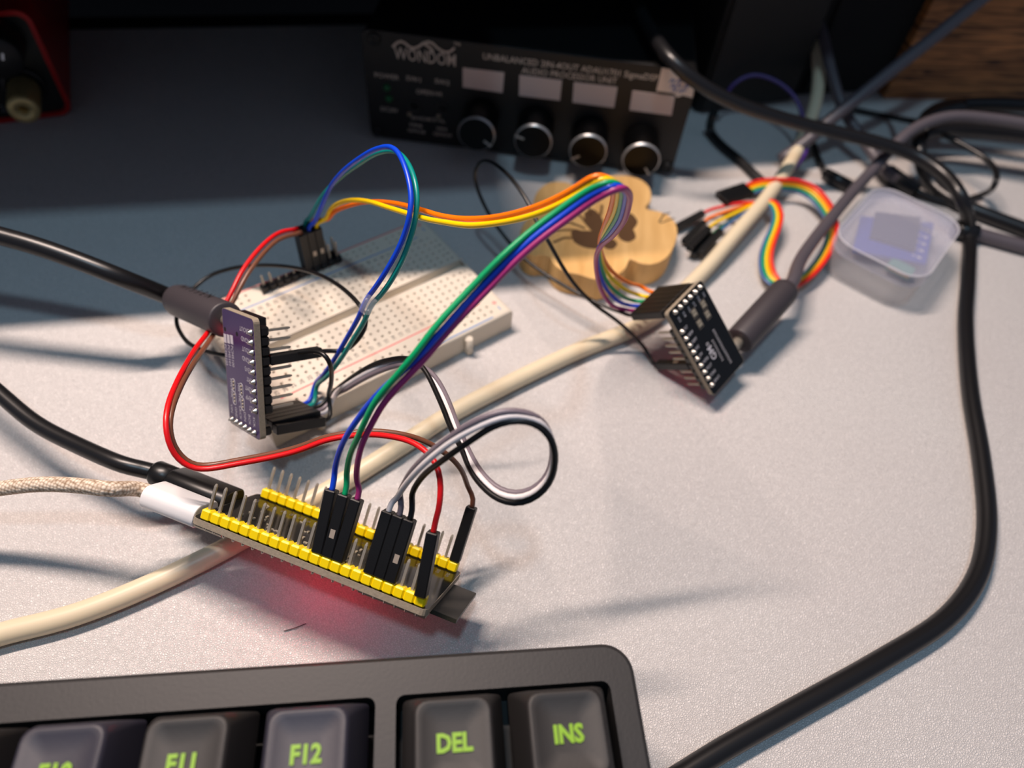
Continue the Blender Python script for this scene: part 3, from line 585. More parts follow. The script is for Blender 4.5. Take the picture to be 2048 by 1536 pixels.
# moulded lettering along the plug, facing the viewer
for i, ch in enumerate('HYSSEN'):
    ang = math.radians(232); zz = 27-3.3*i; rr = 4.73
    pos = Vector((rr*math.cos(ang), rr*math.sin(ang), zz)); nrm = Vector((math.cos(ang), math.sin(ang), 0)); xx = Vector((0, 0, -1)); yy = nrm.cross(xx)
    text_mb(tx, ch, 3.4, F1 @ frame(pos, xx, yy, nrm))
wpart('moulded_lettering', tx, mat('moulded_black', (10, 9, 10), .6), o1)
plug_lead('audio_cable', 'grey cable with fat audio plug pushed in the small black board', BM, 27, 22, -3.1, RB[1], 29, [Z(1600, 521, 12), Z(1690, 402, 10), Z(1745, 340, 12), D(1800, 280, 284), D(1838, 252, 286), D(1900, 233, 287), D(1985, 238, 287), D(2090, 254, 285)], 2.25, M_CABG)
# usb leads into the development board
def usb(name, label, v, w0, hgt, L, mplug, track, r, mcab, neck):
    o = thing(name, label, 'cable', eF @ T(-3.2, v, -1.0 if not neck else -.5))
    k = MB(); k.prism(rrect(w0, hgt, hgt*.42, 5), 0, L, frame(Vector((0, 0, 0)), Vector((0, 1, 0)), Vector((0, 0, -1)), Vector((-1, 0, 0))), True)
    part('plug_body', k.mesh('plug_body', mplug, .3), o)
    c = eF @ Vector((-3.2-L, v, -1.0 if not neck else -.5)); ax = -EU_
    nk = MB()
    if neck: nk.lathe([(3.2, -.5), (3.3, 5.5), (2.9, 6.2)], 20, frame(Vector((-L, 0, 0)), Vector((0, 1, 0)), Vector((0, 0, -1)), Vector((-1, 0, 0)))); part('strain_relief', nk.mesh('strain_relief', mplug), o)
    wpart('jacket', MB().tube(spline([c-ax*1, c+ax*(7 if neck else 4)]+track+[onward(track[-2], track[-1], 130)], 2.2), r, 14), mcab, o, 'woven beige sleeve' if not neck else None); return o
M_USBK = mat('black_plug_plastic', (16, 16, 17), .35); M_USBW = mat('white_plug_plastic', (238, 236, 236), .3)
def braid():
    m = bpy.data.materials.new('beige_braid'); m.use_nodes = True; nt = m.node_tree; L = nt.links; b = nt.nodes['Principled BSDF']
    tc = nt.nodes.new('ShaderNodeTexCoord'); v = nt.nodes.new('ShaderNodeTexVoronoi'); v.inputs['Scale'].default_value = 1150; v.inputs['Randomness'].default_value = .35
    L.new(tc.outputs['Object'], v.inputs['Vector']); r = nt.nodes.new('ShaderNodeValToRGB'); r.color_ramp.elements[0].color = lin((236, 220, 200))+(1,); r.color_ramp.elements[1].color = lin((150, 126, 102))+(1,)
    r.color_ramp.elements[0].position = .25; r.color_ramp.elements[1].position = .75
    L.new(v.outputs['Distance'], r.inputs[0]); L.new(r.outputs[0], b.inputs['Base Color']); b.inputs['Roughness'].default_value = .8
    bp = nt.nodes.new('ShaderNodeBump'); bp.inputs['Strength'].default_value = .8; bp.inputs['Distance'].default_value = .0002; bp.invert = True
    L.new(v.outputs['Distance'], bp.inputs['Height']); L.new(bp.outputs['Normal'], b.inputs['Normal']); return m
usb('usb_cable', 'black cable plugged in the far corner of the development board', 15.4, 9.6, 6.6, 17, M_USBK, [D(260, 934, 174), D(150, 888, 178), D(70, 846, 181), D(0, 788, 184), D(-50, 745, 186)], 2.1, M_CAB, True)
usb('usb_cable', 'beige braided cable with white plug in the development board', 4.4, 9.4, 5.6, 14.5, M_USBW, [D(225, 980, 157), D(180, 973, 158), D(130, 969, 159), D(80, 968, 160), D(0, 977, 162), D(-50, 983, 163)], 1.75, braid(), False)
# cables at the back right
cable('display_cable', 'grey cable coming down from the top right corner in front of the wood', [D(2010, -40, 288), D(1958, 2, 288), D(1880, 65, 288), D(1800, 128, 288), D(1720, 192, 289), D(1660, 240, 291), D(1610, 285, 294), D(1560, 320, 297)], 2.6, M_CABG)
g = cable('power_lead', 'grey cable dropping behind the cream one to a moulded end by the clear case', [D(1630, -40, 318), D(1636, 30, 314), D(1648, 80, 310), D(1664, 150, 305), D(1685, 215, 302), D(1715, 265, 300), D(1748, 310, 297), D(1772, 343, 292), Z(1800, 366, 3)], 2.3, M_CABG)
wpart('moulded_end', MB().tube([Z(1772, 343, 4), Z(1788, 356, 3.6), Z(1832, 384, 3.4)], [3.4, 3.7, 3.0], 14), M_CAB, g)
wpart('thin_lead', MB().tube(spline([Z(1828, 381, 2.5), Z(1860, 396, 1.6), Z(1895, 406, 1.6), Z(1935, 412, 1.6)], 2), 1.5, 10), M_CAB, g)
cable('mains_cable', 'thick dark cable bending from the bundle to the right edge of the desk', [D(1925, 212, 302), D(1862, 232, 300), D(1838, 262, 297), D(1840, 312, 291), Z(1856, 358, 4), Z(1893, 394, 3), Z(1939, 417, 3), Z(2048, 458, 3), Z(2110, 482, 3)], 2.9, M_CAB, e1=220)
c2 = cable('usb_lead', 'dark cable with squared end lying right of the clear case', [Z(1912, 458, 3.2), Z(1960, 470, 2.8), Z(2048, 494, 2.8), Z(2110, 508, 2.8)], 2.8, M_CABG, e1=220)
wpart('moulded_end', MB().tube([Z(1908, 456, 3.6), Z(1952, 468, 3.6)], 3.6, 12), M_CAB, c2)
cable('thin_lead', 'thin black lead making a loop at the right edge', [D(1850, 250, 300), D(1880, 266, 297), D(1930, 292, 292), D(1975, 320, 287), D(1994, 345, 282), D(1990, 368, 278), Z(1968, 388, 2), Z(1935, 399, 1.5), Z(1905, 404, 1.5)], 1.15, M_CAB)
for k, tr_ in enumerate(([(1838, 262, 297), (1862, 226, 303), (1900, 212, 306), (1970, 208, 307), (2090, 214, 306)], [(1845, 270, 294), (1880, 258, 297), (1960, 262, 297), (2090, 276, 295)], [(1840, 248, 298), (1880, 236, 301), (1960, 234, 302), (2090, 246, 300)])):
    cable('mains_cable', ['uppermost black cable of the bundle at the right edge', 'lowest black cable of the bundle at the right edge', 'middle black cable of the bundle at the right edge'][k], [D(*p) for p in tr_], [3.0, 2.8, 2.6][k], M_CAB, e1=220)
cable('thin_lead', 'thin black lead stretched low behind the crossing grey cables', [Z(1690, 214, 2), Z(1720, 222, 1.6), Z(1770, 232, 1.6), D(1830, 244, 300)], 1.3, M_CAB)
h = cable('microphone_lead', 'thin black lead with small moulded connector behind the rainbow ribbon', [Z(1618, 262, 2), Z(1628, 290, 1.8), Z(1638, 320, 1.8), Z(1652, 347, 2)], 1.2, M_CAB)
wpart('moulded_end', MB().tube([Z(1650, 346, 2.6), Z(1668, 358, 2.6), Z(1700, 374, 2.6)], [2.3, 2.8, 2.6], 12), M_CAB, h)
cable('thin_lead', 'black lead arching from the dark case to the rainbow ribbon', [D(1428, 225, 300), Z(1418, 258, 3), Z(1440, 288, 2), Z(1481, 322, 2), Z(1512, 353, 2), Z(1545, 380, 2)], 1.9, M_CAB)
vt = thing('violet_lead', 'thin violet wire arching in the dark behind the cream cable', 'jumper wire', base(D(1457, 178, 305)))
wpart('wire', MB().tube(spline([D(p[0], p[1], p[2]) for p in ((1448, 205, 308), (1457, 178, 306), (1501, 150, 304), (1550, 161, 302), (1590, 194, 300), (1606, 234, 299), (1614, 268, 297), (1610, 310, 293), (1585, 340, 288))], 2), .8, 8), WIRE['violet'], vt)

# rainbow ribbon at right, a flat band with two bunches of connectors
rr = thing('jumper_ribbon', 'rainbow ribbon cable lying in a loop left of the clear case', 'jumper wires', base(Z(1600, 400, 0)))
def c5(x, y): return (1300+x/4.876, 320+y/4.876)
OUT = [((905, 250), 9), ((1000, 205), 9), ((1130, 176), 10), ((1290, 178), 11), ((1460, 188), 11), ((1620, 250), 10.5), ((1745, 380), 10), ((1815, 510), 9.5), ((1838, 640), 9), ((1815, 800), 8), ((1740, 960), 7), ((1610, 1120), 6), ((1470, 1225), 5), ((1335, 1262), 4.5), ((1210, 1245), 4), ((1110, 1180), 4), ((1062, 1060), 4), ((1064, 930), 4.5), ((1110, 790), 5.5), ((1170, 660), 6.5), ((1195, 560), 7), ((1185, 480), 7), ((1150, 430), 7), ((1080, 420), 6.5)]
INN = [((985, 352), 6), ((1060, 318), 6), ((1150, 296), 6), ((1290, 296), 6), ((1420, 312), 5.5), ((1530, 370), 5), ((1630, 470), 4.5), ((1690, 560), 4), ((1718, 650), 3.5), ((1705, 780), 3), ((1650, 920), 2.5), ((1560, 1040), 2), ((1450, 1140), 1.5), ((1345, 1180), 1.5), ((1270, 1165), 2), ((1235, 1110), 2.5), ((1205, 1020), 3), ((1200, 910), 4.5), ((1230, 790), 6), ((1280, 650), 8), ((1300, 550), 9), ((1280, 470), 9.5), ((1230, 400), 9), ((1130, 380), 8)]
cols = ['red', 'orange', 'yellow', 'green', 'slate']
tA = [Z(*c5(*p), z) for p, z in OUT]; tB = [Z(*c5(*p), z) for p, z in INN]
axA = (Z(*c5(570, 380), 7)-Z(*c5(900, 270), 7)).normalized(); sideA = axA.cross(UP).normalized()
for i, cn in enumerate(cols):
    f = (i+.5)/5; P = [a.lerp(b, f if k < 14 else 1-f) for k, (a, b) in enumerate(zip(tA, tB))]
    # connector at the upper end, and a loose one at the lower end
    s0 = P[0]+sideA*(i-2)*-1.0+axA*.3
    b1 = P[0]-(-axA)*0+axA*0
    wire(rr, P, cn, .66, label={'slate': 'slate blue wire'}.get(cn))
for i in range(5):
    pos = Z(*c5(905+i*4, 262), 7.2).lerp(Z(*c5(975, 345), 5.2), i/4) if False else tA[0].lerp(tB[0], (i+.5)/5)+axA*13.4
    housing(rr, pos+Vector((0, 0, .2*i)), -axA, UP, False)
for i, (x0, y0, x1, y1, z) in enumerate(((250, 665, 520, 520, 2.2), (330, 800, 620, 520, 2.4), (380, 870, 660, 580, 4.8), (420, 930, 690, 640, 2.0), (500, 900, 730, 650, 4.5))):
    a = Z(*c5(x0, y0), z); b = Z(*c5(x1, y1), z+1.5); e_, ax_ = housing(rr, a, b-a, UP, False)
    wire(rr, [e_-ax_, e_+ax_*3, e_.lerp(tA[-1].lerp(tB[-1], (4-i+.5)/5), .6)+Vector((0, 0, 1)), tA[-1].lerp(tB[-1], (i+.5)/5)], ['slate', 'green', 'yellow', 'orange', 'red'][4-i], .62)

# ------------------------------------------------------------------ flower coaster
cz = 10.0
def c7(x, y): return (1030+x/5.688, 330+y/5.688)
out7 = [(400, 1040), (330, 1010), (230, 1035), (110, 980), (62, 880), (62, 750), (110, 640), (185, 560), (205, 430), (260, 290), (380, 200), (520, 185), (640, 210), (740, 260), (850, 190), (1000, 130), (1150, 115), (1290, 120), (1440, 165), (1530, 250), (1555, 340), (1535, 430), (1470, 490), (1590, 515), (1720, 550), (1820, 640), (1850, 770), (1820, 900), (1755, 1020), (1660, 1100), (1540, 1132), (1410, 1112), (1300, 1056), (1290, 1120), (1230, 1210), (1120, 1275), (980, 1305), (850, 1285), (730, 1240), (600, 1222), (500, 1180), (430, 1110)]
cp = [Z(*c7(*p), cz) for p in out7]; cc = sum(cp, Vector())/len(cp)
P2 = spline(cp+[cp[0]], 1.2)[:-1]
co = thing('coaster', 'pale wooden flower shaped slab with dark printed blossom', 'coaster', base(Vector((cc.x, cc.y, 0))))
wpart('slab', MB().prism([(p.x, p.y) for p in P2], 0.05, cz), M_PALE, co, bevel=.35)
pr7 = MB()
for pk, (x, y, a, b, rot) in enumerate(((850, 850, 200, 100, 10), (1280, 650, 110, 105, 0), (1270, 790, 105, 85, 20), (900, 640, 150, 95, 60), (1080, 900, 80, 60, 0), (720, 800, 90, 60, 30))):
    q_ = []
    for k in range(20):
        t = 2*math.pi*k/20; u = a*math.cos(t)*(1+.06*math.cos(5*t)); v = b*math.sin(t); ra = math.radians(rot)
        p = Z(*c7(x+u*math.cos(ra)-v*math.sin(ra), y+u*math.sin(ra)+v*math.cos(ra)), cz); q_.append((p.x, p.y))
    pr7.prism(q_, cz+.01, cz+.03+.012*pk)
def stroke(pts, w):
    P = [Z(*c7(*p), cz) for p in pts]; lines(pr7, [(p.x, p.y) for p in P], w, None, cz+.01, .12)
for pts in (([(780, 760), (620, 740), (480, 745)]), ([(790, 720), (640, 660), (500, 620)]), ([(830, 690), (760, 600), (700, 540)]), ([(880, 670), (860, 560), (830, 470)]), ([(940, 640), (980, 540), (990, 460)]), ([(720, 830), (560, 830), (440, 880)])): stroke(pts, .9)
wpart('printed_blossom', pr7, mat('brown_stain_print', (92, 62, 32), .6), co)
vv = MB(); lines(vv, [tuple(Z(*c7(*p), cz)[:2]) for p in ((1640, 650), (1690, 560), (1760, 545))], .55, None, cz+.01, .03); lines(vv, [tuple(Z(*c7(*p), cz)[:2]) for p in ((1655, 660), (1810, 605))], .5, None, cz+.01, .03)
wpart('printed_mark', vv, mat('dark_print', (60, 48, 34), .6), co)

# ------------------------------------------------------------------ clear case with a small module
zc = 15.5
K = [Z(1659, 474, zc), Z(1758, 365, zc), Z(1924, 444, zc), Z(1856, 573, zc)]
kc = sum(K, Vector())/4; kx = ((K[2]-K[1])+(K[3]-K[0])).normalized(); ky = UP.cross(kx); ky.normalize()
kw = (((K[2]-K[1]).length+(K[3]-K[0]).length)/2); kh = (((K[1]-K[0]).length+(K[2]-K[3]).length)/2)
kF = frame(Vector((kc.x, kc.y, 0)), kx, ky, UP)
case = thing('plastic_case', 'frosted clear plastic case with rounded corners at the right', 'case', kF)
M_CLR = mat('frosted_clear_plastic', (206, 208, 226), .18, alpha=.25, spec=.6)
M_CLR2 = mat('frosted_clear_walls', (206, 206, 208), .25, alpha=.27, spec=.6)
def shell(w_, h_, r, z0, z1, th, closed_top):
    A = rrect(w_, h_, r, 7); B = rrect(w_-2*th, h_-2*th, r-th, 7); n = len(A); m = MB()
    zi = z1-th if closed_top else z0+th
    vs = [(x, y, z0) for x, y in A]+[(x, y, z1) for x, y in A]; fs = [(i, (i+1) % n, n+(i+1) % n, n+i) for i in range(n)]
    m.add(vs, fs, True)
    lo, hi = (z0, zi) if closed_top else (zi, z1)
    m.add([(x, y, lo) for x, y in B]+[(x, y, hi) for x, y in B], [(n+i, n+(i+1) % n, (i+1) % n, i) for i in range(n)], True)
    zc_ = z1 if closed_top else z0; m.add([(x, y, zc_) for x, y in A], [tuple(range(n))]); m.add([(x, y, zi) for x, y in B], [tuple(range(n))])
    ze = z0 if closed_top else z1
    m.add([(x, y, ze) for x, y in A]+[(x, y, ze) for x, y in B], [(i, (i+1) % n, n+(i+1) % n, n+i) for i in range(n)])
    return m
part('tray', rawmesh('tray', shell(kw-1.2, kh-1.2, 8.0, .1, 11.0, 1.0, False), M_CLR2), case)
part('lid', rawmesh('lid', shell(kw, kh, 8.6, 10.6, zc, 1.0, True), M_CLR), case)
rimm = MB(); q_ = rrect(kw-.5, kh-.5, 8.3, 7); rimm.tube([(x, y, zc) for x, y in q_+[q_[0]]], .35, 6, cap=False); part('lid_rim', rimm.mesh('lid_rim', mat('frosted_rim', (226, 226, 232), .2, alpha=.45)), case)
# module on the floor of the tray, seen through the lid
def kin(px, py, z): return kF.inverted() @ Z(px, py, z)
mz = 6.0
mc = [kin(1713, 437, mz), kin(1752, 432, mz), kin(1866, 448, mz), kin(1852, 540, mz), kin(1735, 520, mz)]
mod = thing('display_module', 'blue circuit module lying inside the frosted clear case', 'circuit board', kF @ T(0, 0, mz))
pb = [kin(1722, 432, mz), kin(1868, 446, mz), kin(1852, 528, mz), kin(1706, 500, mz)]
part('circuit_board', MB().prism([(p.x, p.y) for p in reversed(pb)], -1.4, 0).mesh('circuit_board', mat('blue_solder_mask', (34, 62, 170), .35)), mod)
sc_ = [kin(1748, 430, mz), kin(1838, 441, mz), kin(1826, 506, mz), kin(1738, 478, mz)]
part('screen', MB().prism([(p.x, p.y) for p in reversed(sc_)], .1, 1.6).mesh('screen', mat('slate_screen', (44, 50, 78), .25)), mod)
ms = MB(); a = kin(1855, 462, mz); b = kin(1838, 515, mz)
for k in range(5): q = a.lerp(b, k/4); ms.box((q.x, q.y, .05), (1.6, 1.2, .08)); ms.box((q.x-2.0, q.y-.3, .05), (1.0, .6, .08))
part('printed_lettering', ms.mesh('printed_lettering', M_SILK), mod)
q = kin(1806, 530, mz); tm = thing('terminal_block', 'small teal connector with brass strip inside the clear case', 'connector', kF @ T(q.x, q.y, mz-3.5))
part('body', MB().cbox((0, 0, 1.5), (9, 5.5, 3), .4).mesh('body', mat('teal_plastic', (60, 140, 120), .4)), tm); part('brass_strip', MB().box((0, -2.9, 2.2), (8, .5, 1.2)).mesh('brass_strip', mat('brass', (230, 190, 120), .3, .9)), tm)

# ------------------------------------------------------------------ audio processor box
A_ = Z(742, 272, 1.2); B_ = Z(1342, 349, 1.2)
ux = (B_-A_); ux.z = 0; wbox = ux.length; ux.normalize(); uy = UP.cross(ux)
xF = frame(A_, ux, uy, UP); HB = 44.0
def bx(px, py, off=0.0): p = xF.inverted() @ hit(px, py, A_-uy*off, uy); return p.x, p.z
box = thing('audio_processor', 'black audio processor box with white labels over four knobs', 'audio processor', xF)
M_BOX = mat('black_anodised_aluminium', (13, 13, 14), .42, bump=.1, bscale=1500)
bd = MB(); bd.prism(rrect(wbox-1, HB-1, 2.0, 4, wbox/2, HB/2), -110, -2.0, frame(Vector((0, 0, 0)), Vector((1, 0, 0)), Vector((0, 0, 1)), Vector((0, -1, 0))))
part('enclosure', bd.mesh('enclosure', M_BOX), box)
fp = MB(); fp.prism(rrect(wbox, HB, 3.2, 5, wbox/2, HB/2), -2.2, 0, frame(Vector((0, 0, 0)), Vector((1, 0, 0)), Vector((0, 0, 1)), Vector((0, -1, 0))))
front = part('front_panel', fp.mesh('front_panel', mat('black_panel_print', (15, 14, 14), .5), .3), box)
for (px, py) in ((748, 77), (755, 262), (1372, 150), (1335, 335)):
    x, z = bx(px, py); sm = MB(); F = frame(Vector((x, 0, z)), Vector((1, 0, 0)), Vector((0, 0, 1)), Vector((0, -1, 0)))
    sm.lathe([(2.4, 0), (2.4, .7), (1.9, 1.1), (1.2, 1.1), (1.1, .3)], 16, F); part('screw', sm.mesh('screw', M_BLKP), box)
for x in (8, wbox-8): part('rubber_foot', MB().lathe([(5, -1.1), (5, .6)], 18, T(x, 9, 0)).mesh('rubber_foot', M_BLKP), box)
M_PRINT = mat('cream_panel_print', (206, 190, 176), .6)
tx = MB()
PX = frame(Vector((0, 0, 0)), Vector((1, 0, 0)), Vector((0, 0, 1)), Vector((0, -1, 0)))
def ptext(s, p0, p1, cap, bold=0.0, mb=None):               # baseline from pixel p0 to pixel p1, cap height in mm
    x0, z0 = bx(*p0); x1, z1 = bx(*p1); d = Vector((x1-x0, z1-z0, 0)); L = d.length; d.normalize()
    cu = bpy.data.curves.new('t', 'FONT'); cu.body = s; cu.size = cap/.70; ob = bpy.data.objects.new('t', cu); C.objects.link(ob); me = ob.to_mesh()
    wd_ = max(v.co.x for v in me.vertices); ob.to_mesh_clear(); bpy.data.objects.remove(ob); bpy.data.curves.remove(cu)
    M = PX @ frame(Vector((x0, z0, .05)), Vector((d.x, d.y, 0)), Vector((-d.y, d.x, 0)), Vector((0, 0, 1)))
    text_mb(tx if mb is None else mb, s, cap/.70, M, sx=L/wd_, bold=bold)
ptext('WONDOM', (789, 117), (911, 133), 4.6, .04)
ptext('TM', (907, 91), (920, 93), 1.4)
ptext('POWER', (749, 154), (798, 160), 1.9); ptext('SW1', (812, 160), (841, 165), 1.9); ptext('SW2', (869, 166), (899, 171), 1.9)
ptext('OPEN=H', (832, 187), (883, 193), 1.9); ptext('DC24V', (761, 221), (796, 226), 1.9); ptext('SHORT=L', (822, 238), (891, 246), 1.5)
ptext('MP8', (819, 252), (844, 256), 1.5); ptext('GPIO8', (815, 263), (850, 268), 1.5); ptext('MP9', (873, 260), (894, 263), 1.5); ptext('GPIO9', (866, 270), (903, 275), 1.5)
ptext('UNBALANCED 2IN-4OUT ADAU1701 SigmaDSP', (965, 118), (1315, 162), 2.3, .02); ptext('AUDIO PROCESSOR UNIT', (1043, 146), (1233, 168), 2.3, .02)
for pts in ([(786, 93), (790, 89), (795, 85), (802, 82.7), (810, 86), (818.6, 93.7), (827.4, 96.6), (837.6, 93), (846.4, 86.4), (856.7, 83.5), (865, 86.4), (875.7, 96.6), (886, 103), (894.7, 104.7), (902, 102), (908, 96.6)], [(850, 88.5), (858, 93.7), (866, 102)]):
    lines(tx, [bx(*p) for p in pts], .85, PX, .02)
part('printed_lettering', tx.mesh('printed_lettering', M_PRINT), front)
def pquad(name, pts, m, z, parent, label=None, th=.12):
    q_ = [bx(*p) for p in pts]; o = part(name, MB().prism(list(reversed(q_)), z, z+th, PX).mesh(name, m), parent, label=label); return o
M_LAB = mat('white_label_paper', (205, 186, 178), .7)
for pts in ([(925.6, 135), (1008.6, 144.7), (1005, 185.5), (925.6, 174)], [(1039, 149.6), (1124, 160.6), (1119.7, 200.8), (1038, 191)], [(1147.8, 164), (1235, 174), (1228, 215.5), (1145, 204.5)], [(1265, 181), (1350, 192), (1343, 231), (1259, 220)]):
    pquad('blank_label', pts, M_LAB, .0, box)
stk = pquad('sticker', [(1323.6, 135), (1347, 139), (1356, 146), (1391, 160), (1384.6, 195), (1366, 190), (1354, 194), (1348, 186), (1312.6, 181)], mat('cream_sticker', (232, 214, 200), .7), .14, box, 'torn cream sticker with blue scribble')
sb = MB()
for k in range(9):
    x, z = bx(1346+(k%3)*12+random.uniform(-3, 3), 162+(k//3)*9+random.uniform(-2, 2)); lines(sb, [(x-.9, z-.6), (x-.1, z+.8), (x+.3, z-.5), (x+.9, z+.6)], random.uniform(.22, .42), PX, .26+.01*k, .03)
part('blue_scribble', sb.mesh('blue_scribble', mat('blue_ink', (60, 90, 160), .6)), stk)
for (px, py) in ((828, 212), (885, 217)):
    x, z = bx(px, py); b_ = MB(); b_.lathe([(2.5, 0), (2.5, .5), (1.9, .5), (1.9, -.2)], 20, PX @ T(x, z, 0)); part('push_button', b_.mesh('push_button', mat('grey_button', (40, 38, 37), .4)), box)
for px, py in ((819, 228), (877, 232)):
    x, z = bx(px, py); b_ = MB(); b_.lathe([(.9, 0), (.8, .5), (.1, .7)], 12, PX @ T(x, z, 0)); part('status_light', b_.mesh('status_light', mat('dull_cream_led', (150, 135, 115), .4)), box)
for px, py in ((774, 175), (778, 197)):
    x, z = bx(px, py); b_ = MB(); b_.lathe([(1.4, 0), (1.2, .8), (.3, 1.2)], 12, PX @ T(x, z, 0)); part('status_light', b_.mesh('status_light', mat('green_led_lens', (16, 70, 40), .3, emit=(10, 80, 40), estr=.05)), box, label='dim green light')
M_KNOB = mat('black_knob_metal', (10, 10, 11), .30, .6); M_KRIM = mat('cut_knob_rim', (200, 198, 196), .38, .8)
KL = 14.0
for (px, py), ang in zip(((952.5, 270), (1066, 285), (1176, 304.6), (1282, 322)), (-35, 165, 215, -52)):
    x, z = bx(px, py, KL); kn = MB(); F = PX @ T(x, z, 0)
    kn.lathe([(7.2, .2), (7.3, 1), (7.3, KL-1.0)], 40, F, cap=False); kn.lathe([(6.75, KL-.1), (6.3, KL-.12), (.01, KL-.05)], 40, F, cap=False)
    ko = part('knob', kn.mesh('knob', M_KNOB), box)
    rm = MB(); rm.lathe([(7.3, KL-1.0), (7.2, KL-.5), (6.75, KL-.1)], 40, F, cap=False); part('knob_rim', rm.mesh('knob_rim', M_KRIM), ko)
    a = math.radians(ang); ln = MB(); lines(ln, [(x+3.9*math.cos(a), z+3.9*math.sin(a)), (x+7.0*math.cos(a), z+7.0*math.sin(a))], .75, PX, KL-.15, .2); part('indicator_line', ln.mesh('indicator_line', M_KRIM), ko)

# ------------------------------------------------------------------ red audio interface at the left edge
A2 = Z(150, 228, .6); ui = (A2-Z(0, 247, .6)); ui.z = 0; ui.normalize(); uj = UP.cross(ui)
iF = frame(A2, ui, uj, UP); HI = 41.5
ifc = thing('audio_interface', 'red cased audio interface at the left edge, black front with knob', 'audio interface', iF)
PI_ = frame(Vector((0, 0, 0)), Vector((1, 0, 0)), Vector((0, 0, 1)), Vector((0, -1, 0)))
M_RED = mat('red_anodised_case', (168, 12, 20), .38, .25, bump=.1, bscale=1500); M_IBK = mat('black_front_plastic', (9, 10, 12), .35)
WI = 145.0
o_ = rrect(WI, HI, 5.0, 6, -WI/2, HI/2); i_ = rrect(WI-3.6, HI-3.6, 3.6, 6, -WI/2, HI/2); n = len(o_)
fr = MB(); fr.add([(x, z, -100) for x, z in o_]+[(x, z, 0) for x, z in o_]+[(x, z, 0) for x, z in i_]+[(x, z, -3) for x, z in i_],
    [(i, (i+1) % n, n+(i+1) % n, n+i) for i in range(n)]+[(n+i, n+(i+1) % n, 2*n+(i+1) % n, 2*n+i) for i in range(n)]+[(2*n+i, 2*n+(i+1) % n, 3*n+(i+1) % n, 3*n+i) for i in range(n)]+[tuple(range(n-1, -1, -1))], False, PI_)
part('case', fr.mesh('case', M_RED), ifc)
ff = MB(); ff.prism(i_, -3, -1.0, PI_); part('front_panel', ff.mesh('front_panel', M_IBK), ifc)
def ix(px, py, off=0.0): p = iF.inverted() @ hit(px, py, A2-uj*off, uj); return p.x, p.z
x, z = ix(-6, 118, 14); kn = MB(); kn.lathe([(8.4, -1), (8.4, 1), (7.9, 13), (7.3, 14), (.01, 14)], 36, PI_ @ T(x, z, 0), cap=False); kk = part('gain_knob', kn.mesh('gain_knob', mat('black_soft_knob', (16, 16, 17), .5)), ifc)
x2, z2 = ix(5, 108, 14); x3, z3 = ix(6, 119, 14); ln = MB(); lines(ln, [(x2, z2), (x3, z3)], .7, PI_, 14.0, .15); part('indicator_line', ln.mesh('indicator_line', mat('self_lit_mark', (235, 235, 240), .5, emit=(200, 200, 210), estr=.06)), kk)  # white pointer mark made to glow faintly; it is no lamp
x, z = ix(47, 222, 17); s = MB(); x4, z4 = ix(8, 226, 0); text_mb(s, '2', 4.2, PI_ @ T(x4-1, z4, -.9)); part('printed_number', s.mesh('printed_number', mat('grey_legend', (92, 96, 100), .6)), ifc)
js = MB(); js.lathe([(7.5, -1), (7.5, .6), (5.6, .8), (5.6, -.5)], 28, PI_ @ T(x, z, 0)); part('jack_socket', js.mesh('jack_socket', M_BLKP), ifc)
adp = thing('jack_adapter', 'gold knurled headphone jack adapter plugged in the red interface', 'adapter', iF @ PI_ @ T(x, z, 0))
ad = MB(); ad.lathe([(4.4, .4), (5.15, .8), (5.15, 16.4), (4.7, 17.0), (2.0, 17.0), (1.9, 9)], 40, cap=False, smooth=True)
M_GOLD = mat('dull_gold_metal', (196, 178, 126), .38, .55)
part('sleeve', ad.mesh('sleeve', M_GOLD), adp); kn = MB()
for k in range(40): a = 2*math.pi*k/40; kn.box((5.15*math.cos(a), 5.15*math.sin(a), 8.5), (.42, .42, 14))
part('knurling', kn.mesh('knurling', M_GOLD), adp, kind='stuff'); part('socket_bore', MB().lathe([(1.95, 8.9), (1.95, 9.1)], 18).mesh('socket_bore', M_BLKP), adp)

# ------------------------------------------------------------------ dark things at the back right
def slab(name, label, cat, pts, depth_, h_, m, top_=None):
    a, b = Z(*pts[0]), Z(*pts[1]); u = (b-a); W = u.length; u.normalize(); v = UP.cross(u); o = thing(name, label, cat, frame(a, u, v, UP)); return o, W
cs, W = slab('computer_case', 'matt black case standing in shade behind the audio processor', 'case', ((1395, 232), (1588, 206)), 80, 130, None)
part('body', MB().box((W/2, 42, 34), (W, 80, 68)).mesh('body', mat('matt_black_steel', (22, 20, 19), .7), 1.5), cs); part('front_panel', MB().cbox((W/2, 1.2, 34), (W-3, 2.4, 64), .8).mesh('front_panel', mat('dark_grey_panel', (30, 27, 25), .7)), cs)
sp, W = slab('loudspeaker', 'black loudspeaker cabinet between the dark case and the wood board', 'speaker', ((1592, 196), (1768, 186)), 90, 220, None)
part('cabinet', MB().box((W/2, 47, 35), (W, 90, 70)).mesh('cabinet', mat('black_vinyl', (8, 8, 9), .75), 1.5), sp); part('grille', MB().cbox((W/2, .9, 35), (W-5, 2, 66), .7).mesh('grille', mat('black_grille_cloth', (9, 9, 10), .9, bump=.6, bscale=3000)), sp)
wb, W = slab('wood_board', 'dark stained wooden board standing upright at the back right corner', 'board', ((1768, 201), (2110, 207)), 0, 0, None)
part('panel', MB().box((W/2, 10.5, 55.5), (W, 18, 111)).mesh('panel', M_WOOD, .6), wb)

